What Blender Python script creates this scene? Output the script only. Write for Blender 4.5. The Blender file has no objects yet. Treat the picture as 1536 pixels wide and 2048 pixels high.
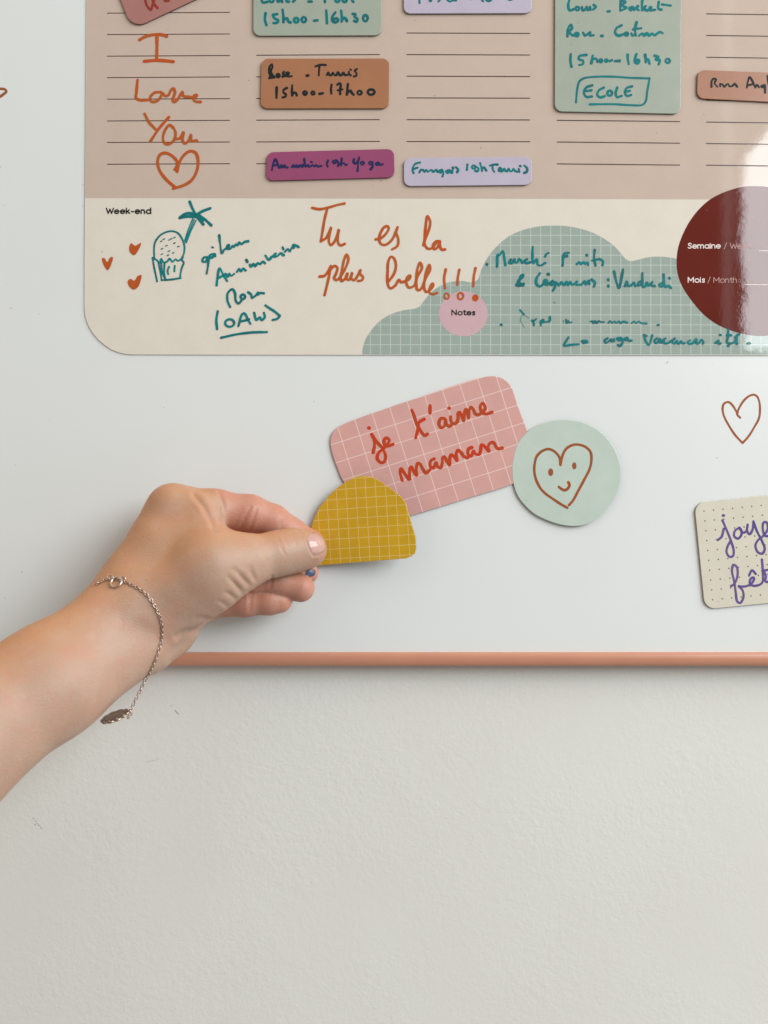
import bpy, bmesh, math, random
import numpy as np
from mathutils import Vector, Matrix
from mathutils.bvhtree import BVHTree

random.seed(7)
rng = np.random.default_rng(7)
S = bpy.context.scene
C = S.collection

# ------------------------------------------------------------------ camera, light, exposure
PX = 0.33e-3                 # metres per photo pixel on the board's front face
CAM_D = 0.55                 # camera to board
cam = bpy.data.cameras.new('camera')
cam_ob = bpy.data.objects.new('camera', cam)
C.objects.link(cam_ob)
cam_ob.location = (0, -CAM_D, 0)
cam_ob.rotation_euler = (math.radians(90), 0, 0)
cam.sensor_fit = 'VERTICAL'
cam.sensor_height = 36.0
cam.lens = 36.0 * CAM_D / (2048 * PX)
cam.clip_start = 0.01
cam.clip_end = 60
cam.dof.use_dof = True
cam.dof.focus_distance = 0.54
cam.dof.aperture_fstop = 9.0
S.camera = cam_ob

W = bpy.data.worlds.new('World')
S.world = W
W.use_nodes = True
wn, wl = W.node_tree.nodes, W.node_tree.links
wn.clear()
w_out = wn.new('ShaderNodeOutputWorld')
w_bg = wn.new('ShaderNodeBackground')
w_tc = wn.new('ShaderNodeTexCoord')
w_sep = wn.new('ShaderNodeSeparateXYZ')
w_map = wn.new('ShaderNodeMapRange')
w_mix = wn.new('ShaderNodeMix'); w_mix.data_type = 'RGBA'
w_map.inputs['From Min'].default_value = -0.9
w_map.inputs['From Max'].default_value = 0.9
w_mix.inputs[6].default_value = (0.490, 0.420, 0.340, 1)     # warm room side
w_mix.inputs[7].default_value = (0.575, 0.595, 0.585, 1)     # cool side, by the window
wl.new(w_tc.outputs['Generated'], w_sep.inputs[0])
wl.new(w_sep.outputs['X'], w_map.inputs['Value'])
wl.new(w_map.outputs[0], w_mix.inputs['Factor'])
wl.new(w_mix.outputs[2], w_bg.inputs['Color'])
w_dark = wn.new('ShaderNodeMapRange')                       # the dim depth of the room behind the camera
w_dark.inputs['From Min'].default_value = -0.86
w_dark.inputs['From Max'].default_value = -0.62
w_dark.inputs['To Min'].default_value = 0.14
w_dark.inputs['To Max'].default_value = 1.18
wl.new(w_sep.outputs['Y'], w_dark.inputs['Value'])
w_floor = wn.new('ShaderNodeMapRange')                      # less light comes up from the floor
w_floor.inputs['From Min'].default_value = -0.7
w_floor.inputs['From Max'].default_value = 0.1
w_floor.inputs['To Min'].default_value = 0.45
w_floor.inputs['To Max'].default_value = 1.12
wl.new(w_sep.outputs['Z'], w_floor.inputs['Value'])
w_mul = wn.new('ShaderNodeMath'); w_mul.operation = 'MULTIPLY'
wl.new(w_dark.outputs[0], w_mul.inputs[0]); wl.new(w_floor.outputs[0], w_mul.inputs[1])
wl.new(w_mul.outputs[0], w_bg.inputs['Strength'])
wl.new(w_bg.outputs[0], w_out.inputs['Surface'])

# the window behind the camera, up on the right: it lights the board and shows in its gloss
WY = -2.2
wx0, wx1, wz0, wz1 = 1.11, 3.55, 0.535, 2.45
la = bpy.data.lights.new('window_light', 'AREA')
la.shape = 'RECTANGLE'
la.size = wx1 - wx0
la.size_y = wz1 - wz0
la.energy = 94.0
la.color = (0.90, 0.97, 1.0)
lo = bpy.data.objects.new('window_light', la)
lo.location = ((wx0 + wx1) / 2, WY, (wz0 + wz1) / 2)
lo.rotation_euler = (math.radians(-90), 0, math.radians(180))
C.objects.link(lo)
d = lo.rotation_euler.to_matrix() @ Vector((0, 0, -1))
if d.y < 0:
    lo.rotation_euler = (math.radians(90), 0, 0)
la.use_nodes = True
ln, ll = la.node_tree.nodes, la.node_tree.links
em = [n for n in ln if n.type == 'EMISSION'][0]
geo = ln.new('ShaderNodeNewGeometry')
sp = ln.new('ShaderNodeSeparateXYZ')
ll.new(geo.outputs['Position'], sp.inputs[0])


def lmath(op, a, b=None, c=None):
    n = ln.new('ShaderNodeMath'); n.operation = op
    for i, v in enumerate((a, b, c)):
        if v is None:
            continue
        if isinstance(v, (int, float)):
            n.inputs[i].default_value = v
        else:
            ll.new(v, n.inputs[i])
    return n.outputs[0]


noi = ln.new('ShaderNodeTexNoise')
ll.new(geo.outputs['Position'], noi.inputs['Vector'])
noi.inputs['Scale'].default_value = 9.0
noi.inputs['Detail'].default_value = 6.0
nz = lmath('SUBTRACT', noi.outputs['Fac'], 0.5)
edge_x = lmath('MULTIPLY_ADD', nz, 0.05, sp.outputs['X'])
pane = lmath('GREATER_THAN', edge_x, 1.186)
roof = lmath('LESS_THAN', lmath('SUBTRACT', sp.outputs['Z'], edge_x), -0.018)
roof = lmath('MAXIMUM', roof, lmath('GREATER_THAN', sp.outputs['X'], 1.75))
main = lmath('MULTIPLY', pane, roof)
strip = lmath('MULTIPLY', lmath('GREATER_THAN', sp.outputs['X'], 1.118),
              lmath('LESS_THAN', sp.outputs['X'], 1.150))
tot = lmath('MULTIPLY_ADD', strip, 0.10, main)
ll.new(tot, em.inputs['Strength'])

# added fill lamp for stronger side light and shadows; no such window is known
lb = bpy.data.lights.new('window_light', 'AREA')
lb.shape = 'RECTANGLE'; lb.size = 1.5; lb.size_y = 1.7
lb.energy = 47.0
lb.color = (1.0, 0.97, 0.92)
lb_ob = bpy.data.objects.new('window_light', lb)
lb_ob.location = (3.0, -1.25, 1.75)
lb_ob.rotation_euler = (Vector((0, 0, 0)) - Vector(lb_ob.location)).to_track_quat('-Z', 'Y').to_euler()
C.objects.link(lb_ob)

S.view_settings.view_transform = 'Standard'
S.view_settings.look = 'None'
S.view_settings.gamma = 1.0
S.view_settings.exposure = 0.54
S.view_settings.use_curve_mapping = False
S.cycles.max_bounces = 8
S.cycles.transparent_max_bounces = 24

# ------------------------------------------------------------------ colours and materials


def lin(r, g, b):
    f = lambda c: c / 12.92 if c <= 0.04045 else ((c + 0.055) / 1.055) ** 2.4
    return (f(r / 255), f(g / 255), f(b / 255), 1.0)


class Mat:
    """Small node-tree helper."""
    def __init__(self, name):
        self.m = bpy.data.materials.new(name)
        self.m.use_nodes = True
        self.n, self.l = self.m.node_tree.nodes, self.m.node_tree.links
        self.n.clear()
        self.out = self.n.new('ShaderNodeOutputMaterial')
        self.b = self.n.new('ShaderNodeBsdfPrincipled')
        self.l.new(self.b.outputs[0], self.out.inputs['Surface'])
        self.tc = self.n.new('ShaderNodeTexCoord')

    def set(self, sock, v):
        if isinstance(v, bpy.types.NodeSocket):
            self.l.new(v, sock)
        else:
            sock.default_value = v

    def math(self, op, a, b=None, c=None, clamp=False):
        n = self.n.new('ShaderNodeMath'); n.operation = op; n.use_clamp = clamp
        for i, v in enumerate((a, b, c)):
            if v is not None:
                self.set(n.inputs[i], v)
        return n.outputs[0]

    def noise(self, scale, detail=4.0, rough=0.55, vec=None, out='Fac'):
        n = self.n.new('ShaderNodeTexNoise')
        n.inputs['Scale'].default_value = scale
        n.inputs['Detail'].default_value = detail
        n.inputs['Roughness'].default_value = rough
        self.l.new(vec if vec is not None else self.tc.outputs['Object'], n.inputs['Vector'])
        return n.outputs[out]

    def mix(self, f, a, b):
        n = self.n.new('ShaderNodeMix'); n.data_type = 'RGBA'
        self.set(n.inputs['Factor'], f)
        self.set(n.inputs[6], a); self.set(n.inputs[7], b)
        return n.outputs[2]

    def ramp(self, f, lo, hi, a=0.0, b=1.0):
        n = self.n.new('ShaderNodeMapRange')
        self.set(n.inputs['Value'], f)
        n.inputs['From Min'].default_value = lo; n.inputs['From Max'].default_value = hi
        n.inputs['To Min'].default_value = a; n.inputs['To Max'].default_value = b
        return n.outputs[0]

    def bump(self, h, strength, dist):
        n = self.n.new('ShaderNodeBump')
        n.inputs['Strength'].default_value = strength
        n.inputs['Distance'].default_value = dist
        self.set(n.inputs['Height'], h)
        self.l.new(n.outputs[0], self.b.inputs['Normal'])
        return n

    def sep(self):
        s = self.n.new('ShaderNodeSeparateXYZ')
        self.l.new(self.tc.outputs['Object'], s.inputs[0])
        return s.outputs['X'], s.outputs['Y']

    def rotated(self, x0, y0, ang):
        x, y = self.sep()
        c, s = math.cos(ang), math.sin(ang)
        dx = self.math('SUBTRACT', x, x0); dy = self.math('SUBTRACT', y, y0)
        u = self.math('ADD', self.math('MULTIPLY', dx, c), self.math('MULTIPLY', dy, s))
        v = self.math('SUBTRACT', self.math('MULTIPLY', dy, c), self.math('MULTIPLY', dx, s))
        return u, v

    def band(self, u, pitch, half, soft):
        """1 on thin lines every `pitch` of u."""
        f = self.math('FRACT', self.math('ADD', self.math('DIVIDE', u, pitch), 0.5))
        dist = self.math('MULTIPLY', self.math('ABSOLUTE', self.math('SUBTRACT', f, 0.5)), pitch)
        return self.ramp(dist, half - soft, half + soft, 1.0, 0.0)


def glossy_print(name, col, grid=None, dots=None, rough=0.22, coat=0.0, var=0.05, spec=0.5):
    """Printed sheet: base colour with slight unevenness, optional grid lines or dots."""
    M = Mat(name)
    n = M.ramp(M.noise(60.0, 5.0), 0.3, 0.7, 1.0 - var, 1.0 + var * 0.5)
    fine = M.ramp(M.noise(1800.0, 2.0), 0.25, 0.75, 0.97, 1.03)
    k = M.math('MULTIPLY', n, fine)
    base = M.n.new('ShaderNodeMix'); base.data_type = 'RGBA'; base.blend_type = 'MULTIPLY'
    base.inputs['Factor'].default_value = 1.0
    base.inputs[6].default_value = col
    cb = M.n.new('ShaderNodeCombineColor')
    for i in range(3):
        M.l.new(k, cb.inputs[i])
    M.l.new(cb.outputs[0], base.inputs[7])
    colour = base.outputs[2]
    if grid:
        x0, y0, ang, pu, pv, half, gcol, gmax = grid
        u, v = M.rotated(x0, y0, ang)
        g = M.math('MAXIMUM', M.band(u, pu, half, 0.00008), M.band(v, pv, half, 0.00008))
        colour = M.mix(M.math('MULTIPLY', g, gmax), colour, gcol)
    if dots:
        x0, y0, ang, pu, pv, r, dcol = dots
        u, v = M.rotated(x0, y0, ang)
        fu = M.math('MULTIPLY', M.math('SUBTRACT', M.math('FRACT', M.math('ADD', M.math('DIVIDE', u, pu), 0.5)), 0.5), pu)
        fv = M.math('MULTIPLY', M.math('SUBTRACT', M.math('FRACT', M.math('ADD', M.math('DIVIDE', v, pv), 0.5)), 0.5), pv)
        rr = M.math('SQRT', M.math('ADD', M.math('POWER', fu, 2.0), M.math('POWER', fv, 2.0)))
        colour = M.mix(M.ramp(rr, r - 0.00008, r + 0.00008, 1.0, 0.0), colour, dcol)
    dust = M.ramp(M.noise(320.0, 1.0), 0.81, 0.822, 0.0, 0.5)
    colour = M.mix(dust, colour, (0.16, 0.12, 0.10, 1))
    M.l.new(colour, M.b.inputs['Base Color'])
    M.b.inputs['Roughness'].default_value = rough
    M.b.inputs['Specular IOR Level'].default_value = spec
    M.b.inputs['Coat Weight'].default_value = coat
    M.b.inputs['Coat Roughness'].default_value = 0.03
    M.bump(M.noise(260.0, 5.0, 0.6), 0.05, 0.00028)
    return M.m


def plain(name, col, rough=0.5, metal=0.0, spec=0.5):
    M = Mat(name)
    n = M.ramp(M.noise(250.0, 3.0), 0.3, 0.7, 0.0, 1.0)
    a = tuple(c * 0.92 for c in col[:3]) + (1,)
    M.l.new(M.mix(n, a, col), M.b.inputs['Base Color'])
    M.b.inputs['Roughness'].default_value = rough
    M.b.inputs['Metallic'].default_value = metal
    M.b.inputs['Specular IOR Level'].default_value = spec
    return M.m


def ink(name, dark, light, cover=0.8):
    """Whiteboard marker ink: streaky, a little see-through; 'ink' says how much ink lies there."""
    M = Mat(name)
    at = M.n.new('ShaderNodeAttribute'); at.attribute_name = 'ink'
    n = M.noise(900.0, 3.0)
    n2 = M.noise(160.0, 3.0)
    f = M.math('ADD', at.outputs['Fac'], M.math('MULTIPLY', M.math('SUBTRACT', n, 0.5), 0.9))
    f = M.math('ADD', f, M.math('MULTIPLY', M.math('SUBTRACT', n2, 0.5), 0.9), clamp=True)
    M.l.new(M.mix(f, light, dark), M.b.inputs['Base Color'])
    M.b.inputs['Roughness'].default_value = 0.5
    M.b.inputs['Specular IOR Level'].default_value = 0.2
    tr = M.n.new('ShaderNodeBsdfTransparent')
    tr.inputs['Color'].default_value = tuple(min(1.0, c ** 0.5) for c in light[:3]) + (1,)
    mx = M.n.new('ShaderNodeMixShader')
    M.l.new(M.ramp(f, 0.0, 1.0, cover - 0.3, min(1.0, cover + 0.2)), mx.inputs[0])
    M.l.new(tr.outputs[0], mx.inputs[1]); M.l.new(M.b.outputs[0], mx.inputs[2])
    M.l.new(mx.outputs[0], M.out.inputs['Surface'])
    return M.m


INK_ORANGE = ink('orange_ink', (0.47, 0.070, 0.010, 1), (0.58, 0.17, 0.045, 1), 0.82)
INK_BROWN_ORANGE = ink('rust_ink', (0.34, 0.085, 0.022, 1), (0.43, 0.135, 0.05, 1), 0.85)
INK_RED = ink('red_ink', (0.54, 0.032, 0.008, 1), (0.56, 0.105, 0.03, 1), 0.88)
INK_DARKRED = ink('dark_red_ink', (0.30, 0.035, 0.025, 1), (0.34, 0.06, 0.04, 1), 0.85)
INK_TEAL = ink('teal_ink', (0.005, 0.120, 0.140, 1), (0.007, 0.275, 0.290, 1), 0.92)
INK_BLACK = ink('black_ink', (0.010, 0.016, 0.018, 1), (0.022, 0.032, 0.032, 1), 0.92)
INK_NAVY = ink('navy_ink', (0.018, 0.022, 0.085, 1), (0.035, 0.035, 0.14, 1), 0.9)
INK_PURPLE = ink('purple_ink', (0.085, 0.060, 0.26, 1), (0.24, 0.17, 0.42, 1), 0.72)
PRINT_BLACK = plain('black_print', (0.012, 0.010, 0.010, 1), 0.3)
PRINT_WHITE = plain('white_print', (0.78, 0.66, 0.62, 1), 0.3)
PRINT_ROSE = plain('rose_print', (0.52, 0.26, 0.22, 1), 0.3)
LINE_BROWN = plain('brown_line_print', (0.060, 0.030, 0.024, 1), 0.3)
BACKING = plain('magnet_backing_rubber', (0.045, 0.032, 0.028, 1), 0.7)

# ------------------------------------------------------------------ geometry helpers


class Plane:
    """A flat piece's own frame: origin o, in-plane axes u and v, front normal n."""
    def __init__(self, o, n=(0, -1, 0), u=(1, 0, 0)):
        self.o = Vector(o)
        self.n = Vector(n).normalized()
        u = Vector(u)
        self.u = (u - self.n * u.dot(self.n)).normalized()
        self.v = self.n.cross(self.u)

    def matrix(self):
        m = Matrix((self.u, self.v, self.n)).transposed().to_4x4()
        m.translation = self.o
        return m

    def at(self, px, py):
        d = Vector(((px - 768) * PX, CAM_D, (1024 - py) * PX))
        c = Vector((0, -CAM_D, 0))
        t = (self.o - c).dot(self.n) / d.dot(self.n)
        q = c + d * t - self.o
        return (q.dot(self.u), q.dot(self.v))


def P3(px, py, dep):
    """Photo pixel at `dep` millimetres in front of the board -> world point."""
    k = (CAM_D - dep * 1e-3) / CAM_D
    return np.array([(px - 768) * PX * k, -dep * 1e-3, (1024 - py) * PX * k])


def R3(rpx, dep):
    return rpx * PX * (CAM_D - dep * 1e-3) / CAM_D


def tag(o, label=None, cat=None, group=None, kind=None):
    if label: o['label'] = label
    if cat: o['category'] = cat
    if group: o['group'] = group
    if kind: o['kind'] = kind
    return o


def thing(name, plane, label, cat, group=None):
    e = bpy.data.objects.new(name, None)
    e.empty_display_size = 0.01
    C.objects.link(e)
    e.matrix_world = plane.matrix()
    tag(e, label, cat, group)
    e_planes[e.name] = plane
    return e


e_planes = {}


def mesh_obj(name, verts, faces, mat, parent=None, smooth=False):
    me = bpy.data.meshes.new(name)
    me.from_pydata([tuple(map(float, v)) for v in verts], [], [tuple(f) for f in faces])
    me.validate()
    if mat: me.materials.append(mat)
    if smooth:
        me.polygons.foreach_set('use_smooth', [True] * len(me.polygons))
    o = bpy.data.objects.new(name, me)
    C.objects.link(o)
    if parent: o.parent = parent
    return o


def area2(p):
    return sum(p[i - 1][0] * p[i][1] - p[i][0] * p[i - 1][1] for i in range(len(p)))


def inset(p, d):
    """Move a counter-clockwise outline inward by d."""
    out = []
    n = len(p)
    for i in range(n):
        a, b, c = np.array(p[i - 1]), np.array(p[i]), np.array(p[(i + 1) % n])
        e1 = b - a; e2 = c - b
        e1 = e1 / (np.linalg.norm(e1) + 1e-12); e2 = e2 / (np.linalg.norm(e2) + 1e-12)
        nn = np.array([-e1[1] - e2[1], e1[0] + e2[0]])
        l = np.linalg.norm(nn)
        if l < 1e-9:
            nn = np.array([-e1[1], e1[0]]); l = 1
        nn /= l
        k = max(0.5, nn.dot(np.array([-e1[1], e1[0]])))
        out.append(tuple(b + nn * d / k))
    return out


def plate(name, pts, z0, z1, mat, parent, bevel=0.00025):
    """Flat plate with a rounded front edge, outline pts in the thing's own plane."""
    if area2(pts) < 0: pts = pts[::-1]
    n = len(pts)
    rings = [(0.0, z0)]
    if bevel > 0:
        for a in (0, 30, 60, 90):
            t = math.radians(a)
            rings.append((bevel * (1 - math.cos(t)), z1 - bevel + bevel * math.sin(t)))
    else:
        rings.append((0.0, z1))
    verts, faces = [], []
    for ins, z in rings:
        q = inset(pts, ins) if ins > 0 else pts
        verts += [(x, y, z) for x, y in q]
    for r in range(len(rings) - 1):
        for i in range(n):
            j = (i + 1) % n
            faces.append((r * n + i, r * n + j, (r + 1) * n + j, (r + 1) * n + i))
    top = len(rings) - 1
    faces.append(tuple(top * n + i for i in range(n)))
    faces.append(tuple(reversed(range(n))))
    return mesh_obj(name, verts, faces, mat, parent)


def sheet(name, pts, z, mat, parent):
    if area2(pts) < 0: pts = pts[::-1]
    return mesh_obj(name, [(x, y, z) for x, y in pts], [tuple(range(len(pts)))], mat, parent)


def rounded(corners, r, seg=8):
    """Rounded polygon in pixels."""
    out = []
    n = len(corners)
    rs = r if isinstance(r, (list, tuple)) else [r] * n
    for i in range(n):
        a, b, c = (np.array(corners[i - 1], float), np.array(corners[i], float), np.array(corners[(i + 1) % n], float))
        d1 = (a - b) / np.linalg.norm(a - b); d2 = (c - b) / np.linalg.norm(c - b)
        p1 = b + d1 * rs[i]; p2 = b + d2 * rs[i]
        for k in range(seg + 1):
            t = k / seg
            # a conic close to a circular arc
            w = 0.72
            q = ((1 - t) ** 2 * p1 + 2 * w * t * (1 - t) * b + t * t * p2) / ((1 - t) ** 2 + 2 * w * t * (1 - t) + t * t)
            out.append(tuple(q))
    return out


def catmull(p, step=1.0, closed=False):
    p = [np.array(q, float) for q in p]
    if len(p) < 2: return p
    if len(p) == 2 and not closed:
        n = max(2, int(np.linalg.norm(p[1] - p[0]) / step))
        return [p[0] + (p[1] - p[0]) * i / n for i in range(n + 1)]
    out = []
    n = len(p)
    rngi = range(n) if closed else range(n - 1)
    for i in rngi:
        if closed:
            p0, p1, p2, p3 = p[(i - 1) % n], p[i], p[(i + 1) % n], p[(i + 2) % n]
        else:
            p1, p2 = p[i], p[i + 1]
            p0 = p[i - 1] if i > 0 else 2 * p1 - p2
            p3 = p[i + 2] if i + 2 < n else 2 * p2 - p1
        # centripetal
        t0 = 0.0
        t1 = t0 + max(1e-6, np.linalg.norm(p1 - p0)) ** 0.5
        t2 = t1 + max(1e-6, np.linalg.norm(p2 - p1)) ** 0.5
        t3 = t2 + max(1e-6, np.linalg.norm(p3 - p2)) ** 0.5
        m = max(2, int(np.linalg.norm(p2 - p1) / step))
        for k in range(m):
            t = t1 + (t2 - t1) * k / m
            A1 = (t1 - t) / (t1 - t0) * p0 + (t - t0) / (t1 - t0) * p1
            A2 = (t2 - t) / (t2 - t1) * p1 + (t - t1) / (t2 - t1) * p2
            A3 = (t3 - t) / (t3 - t2) * p2 + (t - t2) / (t3 - t2) * p3
            B1 = (t2 - t) / (t2 - t0) * A1 + (t - t0) / (t2 - t0) * A2
            B2 = (t3 - t) / (t3 - t1) * A2 + (t - t1) / (t3 - t1) * A3
            out.append((t2 - t) / (t2 - t1) * B1 + (t - t1) / (t2 - t1) * B2)
    out.append(p[0] if closed else p[-1])
    return out


class Zoom:
    """Coordinates read off an enlarged part of the photograph: origin and scale."""
    def __init__(self, ox, oy, sc): self.ox, self.oy, self.sc = ox, oy, sc
    def __call__(self, pts): return [(self.ox + x / self.sc, self.oy + y / self.sc) for x, y in pts]


def circ(cx, cy, rx, ry=None, n=14, a0=0.0):
    ry = rx if ry is None else ry
    return [(cx + rx * math.cos(a0 + 2 * math.pi * i / n), cy + ry * math.sin(a0 + 2 * math.pi * i / n)) for i in range(n)]


class Pen:
    """Collects pen strokes on one thing's plane into one lettering mesh."""
    def __init__(self, plane, z):
        self.pl, self.z = plane, z
        self.v, self.f, self.ink = [], [], []
        self.k = 0

    def stroke(self, pts, w, sharp=False, closed=False, jitter=0.10, inkv=None):
        """pts and width in photo pixels."""
        if sharp:
            for a, b in zip(pts[:-1], pts[1:]):
                self._ribbon([np.array(a, float), np.array(b, float)], w, 0.0, 0.7)
            return
        s = catmull(pts, 1.2, closed)
        base = rng.uniform(0.25, 0.75) if inkv is None else inkv
        self._ribbon(s, w, jitter, base)

    def _ribbon(self, s, w, jitter, base):
        s = [s[0]] + [b for a, b in zip(s[:-1], s[1:]) if np.linalg.norm(b - a) > 1e-4]
        n = len(s)
        if n < 2: return
        self.k += 1
        ph = rng.uniform(0, 6.28, 3)
        zb = self.z + self.k * 1.5e-6
        v0 = len(self.v)
        hw = []
        for i in range(n):
            t = i * 0.12
            hw.append(0.5 * w * (1 + jitter * (0.6 * math.sin(t + ph[0]) + 0.5 * math.sin(2.3 * t + ph[1]))))
        nor = []
        for i in range(n):
            a = s[max(0, i - 1)]; b = s[min(n - 1, i + 1)]
            d = b - a
            l = np.linalg.norm(d)
            d = d / l if l > 1e-9 else np.array([1.0, 0.0])
            nor.append(np.array([-d[1], d[0]]))
        for i in range(n):
            z = zb + 1.2e-5 * i / n
            e = min(i, n - 1 - i) / (0.6 * w)
            q = base + (0.35 * (1 - min(1.0, e)))
            q += 0.18 * math.sin(i * 0.05 + ph[2])
            for sd in (1, 0, -1):
                p = s[i] + nor[i] * hw[i] * sd
                u, v = self.pl.at(p[0], p[1])
                self.v.append((u, v, z)); self.ink.append(min(1, max(0, q + (0.18 if sd else -0.08))))
        for i in range(n - 1):
            a = v0 + 3 * i
            for j in (0, 1):
                self.f.append((a + j, a + j + 1, a + j + 4, a + j + 3))
        for end in (0, n - 1):
            c = s[end]; nn = nor[end]
            d = np.array([nn[1], -nn[0]]) * (-1 if end == 0 else 1)
            b0 = len(self.v)
            z = zb + (0 if end == 0 else 1.2e-5)
            u, v = self.pl.at(c[0], c[1])
            self.v.append((u, v, z)); self.ink.append(min(1, base + 0.35))
            m = 8
            for k in range(m + 1):
                t = math.pi * k / m
                p = c + (nn * math.cos(t) + d * math.sin(t)) * hw[end]
                u, v = self.pl.at(p[0], p[1])
                self.v.append((u, v, z)); self.ink.append(min(1, base + 0.45))
            for k in range(m):
                self.f.append((b0, b0 + 1 + k, b0 + 2 + k))

    def fill(self, pts, smooth=True, inkv=0.6):
        s = catmull(pts, 1.2, True)[:-1] if smooth else [np.array(q, float) for q in pts]
        self.k += 1
        z = self.z + self.k * 1.5e-6
        b0 = len(self.v)
        for p in s:
            u, v = self.pl.at(p[0], p[1])
            self.v.append((u, v, z)); self.ink.append(inkv + rng.uniform(-.1, .1))
        self.f.append(tuple(range(b0, b0 + len(s))))

    def dot(self, x, y, r, ry=None, inkv=0.7):
        self.fill(circ(x, y, r, ry), True, inkv)

    def many(self, Z, w, strokes, **kw):
        for s in strokes:
            self.stroke(Z(s), w, **kw)

    def build(self, name, mat, parent):
        # one facing for all faces: front
        faces = []
        for f in self.f:
            p = [self.v[i] for i in f]
            faces.append(f if area2([(q[0], q[1]) for q in p]) >= 0 else tuple(reversed(f)))
        me = bpy.data.meshes.new(name)
        me.from_pydata(self.v, [], faces)
        a = me.attributes.new('ink', 'FLOAT', 'POINT')
        a.data.foreach_set('value', self.ink)
        me.materials.append(mat)
        o = bpy.data.objects.new(name, me)
        C.objects.link(o)
        o.parent = parent
        return o


def arc(cx, cy, rx, ry, a0, a1, n=16):
    return [(cx + rx * math.cos(math.radians(a0 + (a1 - a0) * i / n)), cy + ry * math.sin(math.radians(a0 + (a1 - a0) * i / n))) for i in range(n + 1)]


ARCH = [(0, .36)] + arc(.26, .40, .26, .30, 170, 0, 8) + [(.52, 0)]
GLYPH = {
    'W': (1.15, [[(0, 1), (.28, 0), (.54, .85), (.80, 0), (1.08, 1)]]),
    'e': (.82, [[(.04, .36), (.64, .36)] + arc(.34, .35, .33, .35, 5, 320, 18)]),
    'k': (.66, [[(0, 0), (0, 1)], [(.02, .28), (.45, .70)], [(.17, .42), (.50, 0)]]),
    '-': (.52, [[(.02, .36), (.36, .36)]]),
    'n': (.72, [[(0, 0), (0, .70)], ARCH]),
    'd': (.86, [arc(.33, .35, .33, .35, 0, 360, 22), [(.66, 0), (.66, 1.05)]]),
    'N': (.94, [[(0, 0), (0, 1), (.72, 0), (.72, 1)]]),
    'o': (.82, [arc(.34, .35, .34, .35, 0, 360, 22)]),
    't': (.52, [[(.18, .95), (.18, .14), (.26, .02), (.42, .02)], [(0, .70), (.40, .70)]]),
    's': (.56, [[(.40, .60), (.28, .69), (.12, .67), (.05, .54), (.14, .41), (.30, .33), (.40, .20), (.34, .05), (.18, .0), (.02, .10)]]),
    'S': (.74, [[(.54, .84), (.42, .98), (.22, .98), (.08, .84), (.12, .64), (.30, .53), (.48, .42), (.56, .24), (.46, .05), (.24, 0), (.02, .16)]]),
    'm': (1.14, [[(0, 0), (0, .70)], [(0, .36)] + arc(.23, .40, .23, .30, 170, 0, 8) + [(.46, 0)], [(.46, .36)] + arc(.69, .40, .23, .30, 170, 0, 8) + [(.92, 0)]]),
    'a': (.86, [arc(.33, .35, .33, .35, 0, 360, 22), [(.66, 0), (.66, .70)]]),
    'i': (.22, [[(0, 0), (0, .70)], [(0, .93), (0, .97)]]),
    '/': (.62, [[(.02, -.08), (.40, 1.08)]]),
    ':': (.2, [[(0, .04), (0, .08)], [(0, .58), (0, .62)]]),
    'M': (1.04, [[(0, 0), (0, 1), (.42, .32), (.84, 1), (.84, 0)]]),
    'h': (.72, [[(0, 0), (0, 1.05)], ARCH]),
    ' ': (.34, []),
}


def printed(pen, text, x0, x1, base, cap, w):
    """Geometric sans lettering between x0 and x1 (photo pixels)."""
    adv = sum(GLYPH[c][0] for c in text)
    last = GLYPH[text[-1]][0]
    kx = min(1.25 * (cap - w), (x1 - x0 - w) / (adv - .2))
    gap = (x1 - x0 - w - kx * (adv - .2)) / max(1, len(text) - 1)
    x = x0 + w / 2
    for c in text:
        for poly in GLYPH[c][1]:
            pen.stroke([(x + px * kx, base - w / 2 - py * (cap - w)) for px, py in poly], w, sharp=True)
        x += GLYPH[c][0] * kx + gap


# zoomed views the strokes were read from
Z1 = Zoom(0, 0, 3.0); Z2 = Zoom(480, 0, 4.5176); Z3 = Zoom(780, 0, 4.8); Z4 = Zoom(1080, 0, 3.3684)
Z5 = Zoom(160, 380, 3.3391); Z6 = Zoom(600, 390, 4.0421); Z7 = Zoom(940, 440, 3.6571); Z8 = Zoom(1300, 360, 5.69)
Z9 = Zoom(640, 740, 3.4909); Z10 = Zoom(1000, 820, 5.689); Z11 = Zoom(1370, 770, 4.452); Z12 = Zoom(560, 930, 5.12)
ZH = Zoom(0, 940, 2.2588); ZT = Zoom(380, 950, 5.12); ZB = Zoom(160, 1120, 4.8)

# ------------------------------------------------------------------ wall
WALL_Y = 0.0105
M = Mat('painted_plaster')
big = M.ramp(M.noise(5.0, 4.0), 0.3, 0.7, 0.0, 1.0)
colr = M.mix(big, (0.675, 0.665, 0.635, 1), (0.705, 0.700, 0.675, 1))
stain = M.ramp(M.noise(16.0, 6.0, 0.65), 0.66, 0.74, 0.0, 0.10)
colr = M.mix(stain, colr, (0.50, 0.46, 0.38, 1))
M.l.new(colr, M.b.inputs['Base Color'])
M.b.inputs['Roughness'].default_value = 0.75
M.b.inputs['Specular IOR Level'].default_value = 0.25
h1 = M.noise(420.0, 4.0, 0.6)
h2 = M.noise(170.0, 3.0, 0.5)
patch = M.ramp(M.noise(9.0, 2.0), 0.35, 0.6, 0.35, 1.0)
M.bump(M.math('MULTIPLY', M.math('ADD', h1, M.math('MULTIPLY', h2, 0.8)), patch), 0.34, 0.0007)
wall = mesh_obj('wall', [(-2.2, WALL_Y, -1.8), (2.2, WALL_Y, -1.8), (2.2, WALL_Y, 1.8), (-2.2, WALL_Y, 1.8)], [(0, 1, 2, 3)], M.m)
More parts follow.
